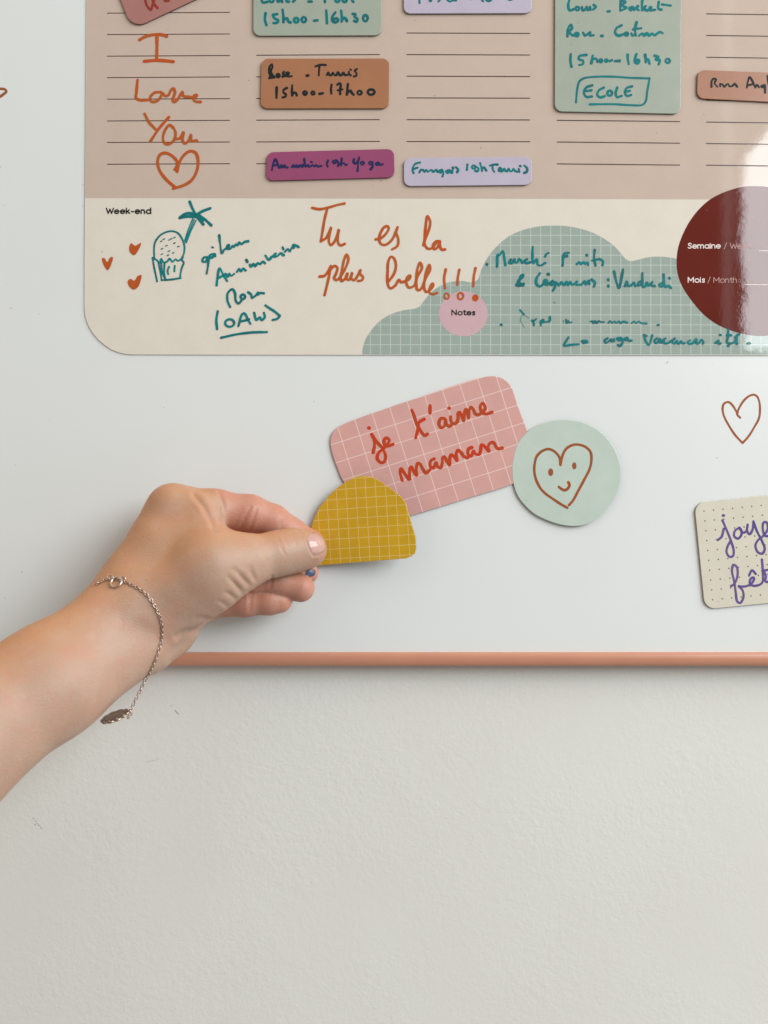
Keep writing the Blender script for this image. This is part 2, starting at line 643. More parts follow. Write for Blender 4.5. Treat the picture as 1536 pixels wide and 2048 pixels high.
tag(wall, 'white painted wall with fine plaster grain below the whiteboard', 'wall', kind='structure')

# a faint teal smudge and scratches on the plaster
pw = Plane((0, WALL_Y, 0))
TEAL_FAINT = ink('faint_teal_smudge', (0.40, 0.50, 0.49, 1), (0.60, 0.65, 0.63, 1), 0.35)
GREY_FAINT = ink('grey_scratch', (0.38, 0.37, 0.35, 1), (0.56, 0.55, 0.53, 1), 0.5)
k = (CAM_D + WALL_Y) / CAM_D
pen = Pen(pw, 0.0001)
for x, y in ((66, 1636), (70, 1641), (73, 1646), (77, 1650), (81, 1655), (69, 1648)):
    pen.stroke([(x, y), (x + 3, y + 2)], 1.8, inkv=0.0)
o = pen.build('wall_smudge', TEAL_FAINT, wall); o.matrix_world = pw.matrix()
pen = Pen(pw, 0.0001)
pen.stroke([(350, 1421), (354, 1425), (357, 1428)], 1.6)
pen.stroke([(342, 1411), (343, 1413)], 1.0)
pen.stroke([(292, 1524), (305, 1521), (318, 1518)], 0.6, inkv=0.0)
o = pen.build('wall_scratch', GREY_FAINT, wall); o.matrix_world = pw.matrix()

# ------------------------------------------------------------------ whiteboard
pb = Plane((0, 0, 0))
board = thing('whiteboard', pb, 'white magnetic board with thin salmon frame along its lower edge, mounted on the wall', 'whiteboard')
M = Mat('white_enamel')
big = M.ramp(M.noise(6.0, 4.0), 0.3, 0.7, 0.0, 1.0)
c0 = M.mix(big, (0.715, 0.735, 0.735, 1), (0.735, 0.755, 0.757, 1))
ghost = M.ramp(M.noise(11.0, 5.0, 0.6), 0.45, 0.80, 0.0, 0.10)
c0 = M.mix(ghost, c0, (0.62, 0.60, 0.57, 1))
spk = M.ramp(M.noise(270.0, 1.0), 0.80, 0.812, 0.0, 0.6)
c0 = M.mix(spk, c0, (0.30, 0.29, 0.28, 1))
M.l.new(c0, M.b.inputs['Base Color'])
M.b.inputs['Roughness'].default_value = 0.26
M.bump(M.noise(35.0, 2.0), 0.04, 0.0006)
BX0, BX1, BZ0, BZ1 = -0.62, 0.62, -(1304 - 1024) * PX, 0.75
panel = mesh_obj('board_panel', [(BX0, BZ0, 0), (BX1, BZ0, 0), (BX1, BZ1, 0), (BX0, BZ1, 0),
                                 (BX0, BZ0, -.008), (BX1, BZ0, -.008), (BX1, BZ1, -.008), (BX0, BZ1, -.008)],
                 [(0, 1, 2, 3), (7, 6, 5, 4), (0, 4, 5, 1), (1, 5, 6, 2), (2, 6, 7, 3), (3, 7, 4, 0)], M.m, board)
# frame: a rounded strip round the panel
M = Mat('salmon_frame_plastic')
M.l.new(M.mix(M.noise(40.0, 4.0), (0.49, 0.215, 0.140, 1), (0.55, 0.255, 0.168, 1)), M.b.inputs['Base Color'])
M.b.inputs['Roughness'].default_value = 0.33
FW = 0.0088
prof = [(0.0, -0.008), (0.0, 0.0012)]            # (outward, height) inner wall up to lip
for a in range(180, -1, -15):
    t = math.radians(a)
    prof.append((FW / 2 + FW / 2 * math.cos(t), 0.0014 + 0.0022 * math.sin(t)))
prof += [(FW, -0.0090), (0.0012, -0.0090)]
cor = [(BX0, BZ0, -1, -1), (BX1, BZ0, 1, -1), (BX1, BZ1, 1, 1), (BX0, BZ1, -1, 1)]
verts, faces = [], []
np_ = len(prof)
for x, z, sx, sz in cor:
    for o_, h in prof:
        verts.append((x + sx * o_, z + sz * o_, h))
for c in range(4):
    c2 = (c + 1) % 4
    for i in range(np_):
        j = (i + 1) % np_
        faces.append((c * np_ + i, c * np_ + j, c2 * np_ + j, c2 * np_ + i))
fr = mesh_obj('board_frame', verts, faces, M.m, board)
bm = bmesh.new(); bm.from_mesh(fr.data); bmesh.ops.recalc_face_normals(bm, faces=bm.faces); bm.to_mesh(fr.data); bm.free()

pen = Pen(pb, 0.00004)
pen.many(Z11, 4.4, [
    [(490, 290), (468, 268), (455, 232), (412, 168), (385, 152), (350, 164), (335, 200), (345, 270), (390, 360), (450, 450), (508, 512)],
    [(465, 265), (475, 220), (530, 132), (580, 94), (615, 87), (645, 107), (665, 170), (660, 290), (620, 370), (560, 465), (512, 516)]])
o = pen.build('drawn_heart', INK_BROWN_ORANGE, board); o['label'] = 'orange heart outline drawn in marker'
pen = Pen(pb, 0.00004)
pen.many(Z1, 5.5, [[(-170, 560), (-80, 535), (0, 533), (30, 537), (38, 550), (20, 566), (0, 580), (-100, 610)]])
pen.build('drawn_mark', INK_BROWN_ORANGE, board)

# ------------------------------------------------------------------ weekly planner sheet
pp = Plane((0, 0, 0.12))
ZF = 0.0007
planner = thing('weekly_planner', pp, 'large magnetic planner sheet with pink lined columns above a cream strip', 'planner')
at = pp.at
left = [(173.3, -420), (173.3, 0), (171.5, 250), (170.3, 395), (169.6, 500), (169.3, 590)]
corner = [(169.4, 618), (171, 632), (174.5, 645), (180, 657), (187.5, 668.5), (198, 681), (211, 691.5), (223, 699.5), (236, 705), (248, 708), (262, 709.6)]
bottom = [(400, 710), (620, 710.3), (1100, 710.8), (1536, 711.5), (1700, 711.7), (1700, -420)]
outline = left + corner + bottom
CREAM = glossy_print('planner_cream_print', (0.72, 0.665, 0.585, 1), rough=0.022, coat=0.2, var=0.03)
plate('planner_sheet', [at(*p) for p in outline], 0.0, ZF, CREAM, planner, 0.0002)
# the pink lined band
PINK = glossy_print('planner_pink_print', (0.560, 0.445, 0.375, 1), rough=0.022, coat=0.2, var=0.03)
band = [(174.4, -415), (174.4, 0), (172.6, 250), (171.4, 396.8), (600, 397.6), (1100, 398.6), (1410, 399.6), (1695, 400.4), (1695, -415)]
z = ZF + 0.00003
sheet('lined_band', [at(*p) for p in band], z, PINK, planner)
# ruled lines
pen = Pen(pp, z + 0.00003)
cols = [
    (215.5, 459.5, [(27.7, 26), (70.5, 69.2), (113.6, 112.3), (156.5, 155), (199.5, 198.5), (243, 241.7), (285.8, 285), (329.4, 328.4)]),
    (513.6, 759, [(25, 24), (68.2, 67.2), (111.8, 110.3), (155, 153.8), (198.1, 197), (241.4, 240.4), (284.9, 283.8), (328.5, 327.6)]),
    (814, 1059, [(24.3, 25), (67.3, 68.1), (110.4, 111.3), (153.5, 154.4), (196.9, 197.5), (240.4, 241), (284, 284.4), (327.6, 328)]),
    (1114, 1358.5, [(26, 28), (69, 71), (112, 114), (155.2, 157.5), (198.4, 200.8), (241.7, 244.1), (285, 287.4), (328.7, 331.1)]),
    (1412.5, 1656, [(29.1, 32.2), (72.1, 75.5), (115.8, 119), (159, 162), (201.9, 205), (245.2, 248), (288, 291), (331.3, 334.3)])]
for x0, x1, rows in cols:
    for a, b in rows:
        pen.stroke([(x0, a), (x1, b)], 1.75, sharp=True)
    for kk in range(1, 9):
        a, b = rows[0][0] - 43.2 * kk, rows[0][1] - 43.2 * kk
        pen.stroke([(x0, a), (x1, b)], 1.75, sharp=True)
pen.build('ruled_line_print', LINE_BROWN, planner)

# cloud with a white grid
cloud = ([(724.6, 709.3), (725, 700), (731, 679.5), (743.5, 659.7), (763, 640), (785.5, 627.5), (812.8, 620), (830, 617.6), (840, 612.7), (847.4, 602.8),
          (859.8, 588), (877, 574.3), (896.9, 565.6), (921.6, 562.4), (944, 565.2), (955, 560.3), (961.9, 541.2), (972.8, 519.3), (992, 494.7),
          (1019.3, 472.3), (1049.4, 459.7), (1076.7, 453.7), (1104, 451.8), (1131.4, 452.9), (1158.8, 457.8), (1186, 466.5), (1208, 478.3),
          (1227, 492), (1240.8, 507), (1251.7, 519.3), (1259.9, 522.9), (1276.3, 519.8), (1295.5, 515.2), (1317.3, 513.8), (1336.5, 515.2),
          (1355, 519), (1400, 535), (1450, 560), (1550, 590), (1640, 640), (1690, 690), (1694, 710.8)])
cl = [tuple(q) for q in catmull(cloud, 5.0)] + [(1100, 710.0)]
gx, gy = at(981.0, 471.4)
CLOUD = glossy_print('planner_cloud_print', (0.325, 0.390, 0.355, 1),
                     grid=(gx, gy, 0.0, 20.0 * PX, 19.86 * PX, 0.00024, (0.62, 0.67, 0.62, 1), 0.62), rough=0.022, coat=0.2, var=0.03)
sheet('cloud_print', [at(*p) for p in cl], ZF + 0.00003, CLOUD, planner)
z2 = ZF + 0.00007
NOTE = glossy_print('notes_disc_print', (0.60, 0.40, 0.435, 1), rough=0.10, coat=0.3, var=0.03)
sheet('notes_disc_print', [at(*p) for p in circ(926.6, 628.2, 48.7, 45.2, 40)], z2, NOTE, planner)
red = Z8([(1190, 74), (1120, 76), (1050, 82), (930, 112), (800, 160), (680, 225), (560, 330), (450, 470), (370, 620), (315, 780), (298, 940), (310, 1070),
          (350, 1190), (420, 1310), (510, 1430), (600, 1530), (700, 1610), (800, 1668), (900, 1710), (1040, 1752), (1190, 1775), (1343, 1772),
          (1600, 1700), (1850, 1500), (2000, 1200), (2030, 900), (1950, 600), (1750, 300), (1500, 120), (1343, 85)])
M = Mat('dark_red_disc_print')
c0 = M.mix(M.ramp(M.noise(30.0, 4.0), 0.3, 0.7), (0.118, 0.0165, 0.0105, 1), (0.135, 0.021, 0.014, 1))
spk = M.ramp(M.noise(210.0, 2.0), 0.74, 0.80, 0.0, 0.35)
c0 = M.mix(spk, c0, (0.40, 0.20, 0.16, 1))
M.l.new(c0, M.b.inputs['Base Color'])
M.b.inputs['Roughness'].default_value = 0.022
M.b.inputs['Coat Weight'].default_value = 0.2
M.b.inputs['Coat Roughness'].default_value = 0.03
M.bump(M.noise(260.0, 5.0, 0.6), 0.05, 0.00028)
sheet('dark_red_disc_print', [at(*p) for p in catmull(red, 4.0, True)[:-1]], z2, M.m, planner)
# printed lettering
z3 = ZF + 0.00011
for text, x0, x1, base, cap, w, mat in (
        ('Week-end', 212.5, 303.5, 429, 12.8, 2.4, PRINT_BLACK), ('Notes', 902.5, 950, 631.6, 12, 2.3, PRINT_BLACK),
        ('Semaine', 1374, 1440, 498.2, 11.8, 1.9, PRINT_WHITE), ('Mois', 1374.5, 1408.5, 566.2, 11.8, 1.9, PRINT_WHITE),
        ('/ Week :', 1446.5, 1508, 498.4, 11.6, 1.1, PRINT_ROSE), ('/ Month :', 1414, 1479, 566.4, 11.6, 1.1, PRINT_ROSE)):
    pen = Pen(pp, z3)
    printed(pen, text, x0, x1, base, cap, w)
    pen.build('printed_heading', mat, planner)
pen = Pen(pp, z3)
pen.stroke([(1517.5, 502.3), (1640, 503)], 1.5, sharp=True)
pen.stroke([(1489, 569.8), (1640, 570.6)], 1.5, sharp=True)
pen.build('fill_in_line', PRINT_WHITE, planner)

# handwriting on the planner
zh = ZF + 0.00018
pen = Pen(pp, zh)
pen.many(Z1, 6.4, [
    [(840, 243), (880, 222), (940, 211), (975, 213), (1003, 222)], [(944, 218), (944, 290), (942, 358)], [(868, 372), (940, 366), (1000, 369), (1042, 374)]])
pen.many(Z1, 5.6, [
    [(828, 483), (821, 560), (819, 592), (850, 605), (895, 603)],
    [(968, 556), (930, 560), (903, 590), (910, 612), (938, 612), (965, 588), (978, 562), (990, 578), (1012, 575), (1028, 545), (1043, 535), (1052, 560), (1038, 600), (1045, 616), (1068, 600), (1085, 570), (1097, 555), (1102, 580), (1140, 585), (1170, 590), (1183, 574), (1168, 576), (1160, 595), (1175, 612), (1206, 615)]])
pen.many(Z1, 5.6, [
    [(870, 687), (895, 735), (935, 778)], [(1015, 707), (960, 770), (925, 820), (906, 850)],
    [(1040, 768), (1020, 754), (995, 780), (980, 830), (990, 862), (1015, 868), (1045, 845), (1055, 800), (1040, 764)],
    [(1055, 838), (1082, 832), (1103, 797), (1097, 845), (1112, 864), (1135, 845), (1148, 812), (1152, 848), (1182, 847)]])
pen.many(Z1, 6.0, [
    [(1052, 1020), (1066, 990), (1060, 965), (1030, 935), (990, 921), (960, 935), (948, 975), (960, 1025), (1000, 1080), (1050, 1124)],
    [(1065, 1032), (1075, 985), (1110, 930), (1145, 910), (1175, 920), (1190, 960), (1185, 1020), (1155, 1080), (1110, 1112), (1042, 1134)]])
pen.build('handwriting', INK_ORANGE, planner)['label'] = 'orange handwriting I Love You with a heart'

pen = Pen(pp, zh)
pen.many(Z6, 5.3, [
    [(100, 108), (160, 118), (230, 105), (300, 85), (360, 72)],
    [(222, 112), (200, 200), (183, 300), (170, 378)],
    [(170, 378), (212, 350), (240, 300), (253, 265), (240, 320), (235, 380), (250, 408), (280, 380), (305, 320), (315, 283), (307, 350), (312, 395), (330, 410), (363, 398)],
    [(612, 362), (650, 355), (700, 310), (718, 270), (705, 255), (680, 265), (652, 310), (640, 360), (655, 398), (690, 406), (740, 370), (772, 310), (789, 265)],
    [(776, 310), (795, 360), (790, 410), (770, 430), (745, 442)],
    [(997, 408), (1012, 360), (1040, 290), (1053, 220), (1030, 175), (1018, 240), (1010, 330), (1008, 400), (1032, 436), (1068, 432), (1092, 400), (1105, 380)],
    [(1130, 378), (1100, 378), (1075, 410), (1085, 440), (1110, 428), (1130, 382), (1132, 420), (1146, 444), (1173, 443)],
    [(160, 662), (200, 655), (235, 608), (252, 575), (240, 640), (218, 740), (200, 812)],
    [(248, 605), (280, 576), (303, 590), (292, 640), (277, 675), (295, 690), (330, 660), (370, 590), (392, 520), (378, 485), (360, 520), (342, 600), (330, 665), (335, 698), (365, 680), (385, 635), (378, 678), (395, 690), (418, 645), (424, 628), (417, 680), (440, 690), (470, 650), (490, 607), (487, 640), (510, 665), (503, 690), (470, 698)],
    [(718, 700), (760, 640), (776, 570), (758, 512), (735, 502), (715, 540), (709, 620), (710, 720), (730, 757), (770, 735), (800, 688), (815, 706), (850, 702)],
    [(850, 705), (885, 680), (892, 655), (872, 662), (858, 705), (880, 750), (920, 738), (950, 660), (986, 590), (970, 550), (950, 600), (940, 690), (950, 770), (975, 765), (1015, 680), (1052, 600), (1045, 568), (1025, 610), (1008, 690), (1005, 760), (1020, 785), (1045, 775), (1076, 735), (1073, 718), (1052, 745), (1045, 790), (1075, 804), (1107, 795)],
    [(1178, 605), (1165, 680), (1172, 758)], [(1288, 607), (1276, 670), (1272, 728)], [(1418, 595), (1405, 660), (1400, 740)]])
for cx, cy, r, w in ((1185, 820, 19, 3.6), (1297, 820, 22, 4.2), (1417, 835, 14, 6.0)):
    pen.stroke(Z6(circ(cx, cy, r, r * 1.2, 10)), w, closed=True)
pen.build('handwriting', INK_ORANGE, planner)['label'] = 'orange handwriting Tu es la plus belle'

pen = Pen(pp, zh)
for h in ([(332, 382), (345, 358), (370, 374), (410, 355), (400, 390), (365, 438), (335, 415)],
          [(150, 460), (165, 456), (185, 482), (205, 452), (222, 450), (215, 490), (188, 538), (160, 500)],
          [(322, 610), (340, 596), (365, 607), (390, 575), (413, 571), (410, 600), (390, 650), (362, 667), (330, 645)]):
    pen.fill(Z5(h), True, 0.65)
pen.build('drawn_heart', INK_ORANGE, planner)['label'] = 'three small filled orange hearts'

pen = Pen(pp, zh)
pen.many(Z5, 5.8, [
    [(735, 82), (755, 130), (778, 172), (800, 200), (825, 232)], [(872, 125), (820, 145), (775, 172)],
    [(670, 188), (700, 165), (740, 158), (775, 172)], [(670, 188), (720, 180), (775, 180)], [(770, 165), (830, 195), (878, 238)]])
pen.fill(Z5([(765, 160), (795, 160), (880, 232), (850, 215), (830, 210), (825, 235), (790, 205)]), True, 0.3)
pen.many(Z5, 2.6, [[(755, 195), (725, 270), (702, 340)], [(777, 205), (742, 280), (712, 355)], [(765, 200), (735, 275), (706, 350)]], inkv=0.1)
pen.many(Z5, 3.6, [
    [(500, 465), (497, 400), (505, 350), (545, 300), (610, 277), (655, 290), (685, 330), (700, 380), (695, 430), (680, 460)],
    [(490, 455), (515, 470), (535, 490), (545, 462), (560, 485), (585, 480), (600, 460), (620, 482), (640, 465), (655, 475), (680, 462), (690, 450)],
    [(487, 455), (500, 530), (518, 612)], [(527, 485), (540, 550), (548, 605)], [(545, 490), (555, 560), (575, 600)], [(567, 495), (565, 560), (575, 605)],
    [(548, 604), (610, 600), (675, 590)], [(690, 450), (683, 470), (695, 485), (680, 530), (670, 590)], [(597, 515), (588, 540), (592, 565)], [(635, 508), (633, 545)]])
for x, y in ((545, 345), (562, 330), (600, 335), (612, 328), (633, 320), (633, 357), (660, 380), (580, 375), (550, 395), (597, 410), (625, 422), (550, 430), (590, 438)):
    pen.stroke(Z5([(x - 5, y + 2), (x + 5, y - 2)]), 2.2, inkv=0.8)
pen.many(Z5, 4.5, [
    [(850, 450), (828, 455), (820, 478), (840, 482), (857, 458), (857, 510), (848, 560)],
    [(900, 428), (872, 436), (865, 452), (885, 452), (903, 430), (906, 445)], [(884, 384), (892, 387)],
    [(932, 305), (938, 360), (950, 425), (965, 402), (982, 390)], [(985, 395), (1000, 372), (988, 372), (988, 395), (1010, 392), (1022, 372), (1030, 385), (1043, 365), (1055, 372), (1065, 352), (1080, 364), (1100, 350), (1125, 345)],
    [(915, 638), (920, 590), (935, 525), (960, 570), (985, 610)], [(925, 590), (955, 575), (975, 562), (990, 582), (1000, 560), (1012, 576), (1032, 562)],
    [(1050, 550), (1065, 530), (1077, 546), (1092, 526), (1108, 540)], [(1113, 470), (1120, 482)],
    [(1135, 500), (1142, 515), (1160, 497), (1172, 510), (1190, 490), (1205, 498), (1222, 480), (1238, 492)],
    [(1240, 440), (1262, 468), (1285, 445), (1270, 462), (1310, 425), (1298, 450), (1325, 440), (1340, 425), (1362, 438)], [(1355, 385), (1360, 398)],
    [(1370, 415), (1390, 397), (1403, 414), (1416, 388), (1430, 390), (1424, 372), (1445, 374), (1462, 384)]], jitter=0.25)
pen.many(Z5, 4.8, [
    [(1005, 783), (987, 740), (990, 690), (1020, 665), (1037, 690), (1042, 740), (1060, 760), (1085, 735)],
    circ(1090, 715, 15, 15, 9) + [(1105, 715)], [(1125, 685), (1145, 700), (1150, 722), (1178, 704), (1192, 684), (1188, 702), (1206, 690), (1230, 692)],
    [(922, 812), (913, 870), (918, 930)], circ(1002, 890, 30, 25, 12) + [(1032, 890)],
    [(1060, 910), (1085, 832), (1100, 826), (1125, 870), (1140, 895)], [(1075, 880), (1130, 866)],
    [(1165, 822), (1180, 870), (1202, 852), (1215, 870), (1236, 850), (1230, 822)], [(1240, 772), (1262, 788), (1300, 812), (1336, 842)], [(1336, 842), (1322, 860), (1288, 870)],
    [(945, 988), (1050, 965), (1150, 953), (1250, 950)]])
pen.build('handwriting', INK_TEAL, planner)['label'] = 'teal cupcake drawing with handwriting beside it'

pen = Pen(pp, zh)
pen.dot(*Z7([(123, 327)])[0], 3.2)
pen.many(Z7, 4.9, [
    [(197, 343), (203, 255), (212, 262), (238, 230), (250, 280), (258, 332)],
    [(298, 292), (285, 315), (305, 318), (325, 288), (327, 312), (345, 312), (357, 288), (372, 300), (380, 316)], [(415, 290), (395, 305), (410, 318), (440, 312)],
    [(458, 200), (455, 250), (462, 318), (487, 290), (495, 330), (515, 335), (548, 318)], [(548, 270), (555, 255), (572, 245)],
    [(722, 243), (692, 246), (678, 270), (678, 300), (676, 335)], [(680, 272), (708, 266)],
    [(780, 325), (800, 312), (810, 325), (830, 312), (843, 325), (857, 312), (863, 332)], [(850, 258), (855, 262)],
    [(910, 222), (906, 280), (916, 335)], [(890, 300), (932, 290)], [(945, 288), (970, 305), (967, 332)],
    [(388, 482), (352, 450), (385, 420), (390, 402), (370, 412), (362, 445), (337, 478), (360, 482), (390, 470)],
    [(510, 392), (485, 430), (485, 470), (510, 488), (530, 476)], [(540, 470), (562, 450), (550, 440), (538, 462), (565, 476), (575, 465)], [(568, 398), (575, 400)],
    [(602, 450), (582, 468), (600, 478), (622, 455), (620, 490), (605, 520)],
    [(635, 462), (648, 480), (668, 456), (680, 476), (692, 476), (703, 455), (716, 476), (732, 455), (745, 476), (762, 470), (782, 450), (772, 472), (800, 476), (815, 474), (835, 452), (845, 472), (868, 446), (872, 472)],
    [(888, 438), (912, 460), (905, 488)], [(1008, 436), (1010, 442)], [(1009, 482), (1011, 488)],
    [(1052, 380), (1065, 440), (1088, 500), (1105, 430), (1117, 365)],
    [(1130, 485), (1150, 465), (1143, 450), (1136, 476), (1162, 484), (1180, 478), (1195, 460), (1207, 485)],
    [(1250, 452), (1232, 458), (1225, 482), (1252, 470), (1258, 392)], [(1258, 440), (1262, 490), (1278, 488), (1292, 460), (1302, 482), (1325, 460), (1333, 452), (1324, 480), (1350, 486)],
    [(1402, 462), (1380, 476), (1398, 490), (1414, 462), (1413, 402)], [(1414, 450), (1426, 490), (1450, 484), (1468, 500)], [(1455, 426), (1459, 430)]], jitter=0.2)
pen.dot(*Z7([(228, 768)])[0], 3.0)
pen.many(Z7, 3.4, [
    [(365, 660), (378, 676), (392, 692)], [(450, 735), (455, 745), (470, 738), (482, 726)], [(462, 735), (466, 772)], [(515, 740), (535, 730), (530, 752), (516, 746), (518, 775)],
    [(540, 748), (565, 746), (582, 740), (582, 706), (580, 748)], [(702, 732), (707, 755), (717, 740), (726, 752), (745, 748)],
    [(880, 745), (892, 740), (900, 757), (912, 742), (925, 755), (940, 741), (955, 748), (980, 748)],
    [(1010, 755), (1022, 740), (1038, 755), (1055, 742), (1068, 756), (1085, 742), (1100, 755), (1118, 745), (1150, 753)], [(1180, 755), (1197, 744), (1215, 756), (1232, 743), (1250, 755), (1288, 759)]], jitter=0.3)
pen.many(Z7, 0.9, [[(375, 700), (369, 740), (395, 785)], [(392, 692), (430, 720)], [(610, 600), (622, 612)], [(680, 735), (685, 755)]])
pen.dot(*Z7([(1374, 770)])[0], 3.2, 2.4)
pen.many(Z7, 4.2, [
    [(718, 860), (700, 890), (685, 920), (735, 915), (795, 910)], [(818, 888), (850, 886), (858, 895), (828, 902)],
    [(1003, 868), (982, 882), (992, 900), (1018, 884), (1028, 872), (1032, 892), (1050, 872), (1052, 888)], [(1100, 862), (1072, 868), (1090, 884), (1102, 862), (1112, 900), (1095, 924), (1080, 915)],
    [(1148, 862), (1122, 872), (1140, 882), (1150, 866), (1155, 882), (1178, 884)],
    [(1270, 845), (1285, 890), (1306, 916), (1322, 880), (1330, 845)], [(1270, 842), (1290, 850)]], jitter=0.2)
pen.many(Z8, 4.6, [
    [(75, 1805), (50, 1828), (62, 1856), (95, 1840), (108, 1810), (115, 1850), (135, 1850), (150, 1820), (172, 1806)], [(150, 1820), (160, 1860), (200, 1858), (245, 1830)],
    [(275, 1808), (248, 1845), (275, 1866), (300, 1832), (310, 1862), (330, 1864), (347, 1835), (362, 1860), (388, 1860)], [(455, 1826), (425, 1845), (440, 1866), (482, 1860)],
    [(482, 1860), (512, 1825), (522, 1812), (526, 1862), (558, 1855), (580, 1818), (605, 1848), (598, 1866)],
    [(740, 1856), (775, 1830), (770, 1862), (795, 1862)], [(790, 1765), (800, 1768)],
    [(885, 1700), (882, 1780), (872, 1850), (905, 1866)], [(870, 1768), (915, 1770)], [(905, 1866), (955, 1848), (980, 1802), (976, 1850), (985, 1866)], [(968, 1795), (990, 1768), (1012, 1760)], [(882, 1888), (888, 1892)]], jitter=0.2)
pen.stroke(Z8(circ(1118, 1862, 22, 8, 10)), 1.8, closed=True)
pen.build('handwriting', INK_TEAL, planner)['label'] = 'teal handwritten notes on the grid cloud'

# ------------------------------------------------------------------ magnets


def magnet(name, label, cat, outline_px, mat, back=ZF, thick=0.0014, plane=None, group='message magnets', part='printed_face'):
    xs = [p[0] for p in outline_px]; ys = [p[1] for p in outline_px]
    if plane is None:
        c = Plane((0, -back, 0)).at((min(xs) + max(xs)) / 2, (min(ys) + max(ys)) / 2)
        plane = Plane((c[0], -back, c[1]))
    e = thing(name, plane, label, cat, group)
    pts = [plane.at(*p) for p in outline_px]
    pf = Plane(plane.o + plane.n * thick, plane.n, plane.u)
    pts = [pf.at(*p) for p in outline_px]
    if area2(pts) < 0: pts = pts[::-1]
    plate('magnet_backing', pts, 0.0, thick * 0.5, BACKING, e, 0)
    plate(part, pts, thick * 0.5, thick, mat, e, 0.00022)
    # a pen that writes on the front face (its pixels are read at the front face)
    pen = Pen(pf, thick + 0.00004)
    return e, pen


MAG_GREEN = glossy_print('sage_magnet_film', (0.345, 0.385, 0.325, 1), rough=0.28, var=0.05)
MAG_BROWN = glossy_print('caramel_magnet_film', (0.375, 0.165, 0.085, 1), rough=0.28, var=0.05)
MAG_BROWN2 = glossy_print('terracotta_magnet_film', (0.375, 0.175, 0.105, 1), rough=0.28, var=0.05)
MAG_PURPLE = glossy_print('magenta_magnet_film', (0.300, 0.068, 0.155, 1), rough=0.28, var=0.06)
MAG_LILAC = glossy_print('lilac_magnet_film', (0.485, 0.435, 0.540, 1), rough=0.28, var=0.04)
MAG_ROSE = glossy_print('old_rose_magnet_film', (0.385, 0.175, 0.155, 1), rough=0.28, var=0.05)
MAG_MINT = glossy_print('mint_magnet_film', (0.520, 0.605, 0.545, 1), rough=0.22, var=0.05)

# cut-off rose card, top left
e, pen = magnet('message_magnet', 'dusky rose tilted card magnet cut off by the top edge above I Love You', 'magnet',
                rounded([(168, -150), (420, -262), (468, -38), (264, 58), (236, -14)], [14, 14, 14, 30, 4]), MAG_ROSE)
pen.many(Z1, 5.4, [[(868, -20), (880, 30), (905, 60), (914, 35), (925, 0)], [(915, 0), (925, 25), (945, 48)], [(985, -15), (990, 5), (1012, 4)], [(840, -60), (870, -20)]], inkv=0.6)
pen.build('handwriting', INK_DARKRED, e)

# sage card, top
e, pen = magnet('message_magnet', 'sage green card magnet reading 15h00 - 16h30, above the brown tennis card', 'magnet',
                rounded([(507, -170), (763, -170), (763, 70.3), (506.6, 71.3)], 14), MAG_GREEN)
pen.many(Z2, 5.6, [
    [(205, -45), (197, 0), (205, 22), (245, 18)], circ(285, 2, 18, 18, 9) + [(303, 2)], [(335, -10), (345, 16), (372, -5), (380, 17)], [(420, -10), (422, 14), (440, 14)],
    [(480, -20), (500, -5), (480, 14)], [(620, 14), (648, 14)], [(765, -45), (765, -10), (768, 18)], circ(880, 0, 18, 18, 9) + [(898, 0)], circ(945, 0, 18, 18, 9) + [(963, 0)], [(1010, -45), (1012, 0), (1024, 17)],
    [(231, 120), (225, 175), (238, 226)], [(335, 128), (300, 132)], [(297, 136), (312, 165), (345, 185), (335, 206), (303, 208)],
    [(385, 88), (392, 150), (393, 200)], [(393, 185), (415, 166), (430, 170), (437, 195), (457, 203)],
    circ(508, 183, 20, 20, 10) + [(528, 183)], circ(577, 178, 20, 22, 10) + [(597, 178)], [(670, 187), (700, 184)],
    [(779, 95), (783, 150), (786, 210)], [(862, 112), (836, 150), (836, 190), (865, 203), (888, 182), (868, 166), (845, 180)],
    [(914, 97), (920, 150), (919, 195)], [(919, 185), (940, 162), (955, 170), (966, 190)],
    [(1018, 126), (1045, 130), (1035, 148), (1062, 175), (1052, 198), (1030, 188)], circ(1133, 165, 20, 28, 10) + [(1153, 165)]])
pen.build('handwriting', INK_TEAL, e)

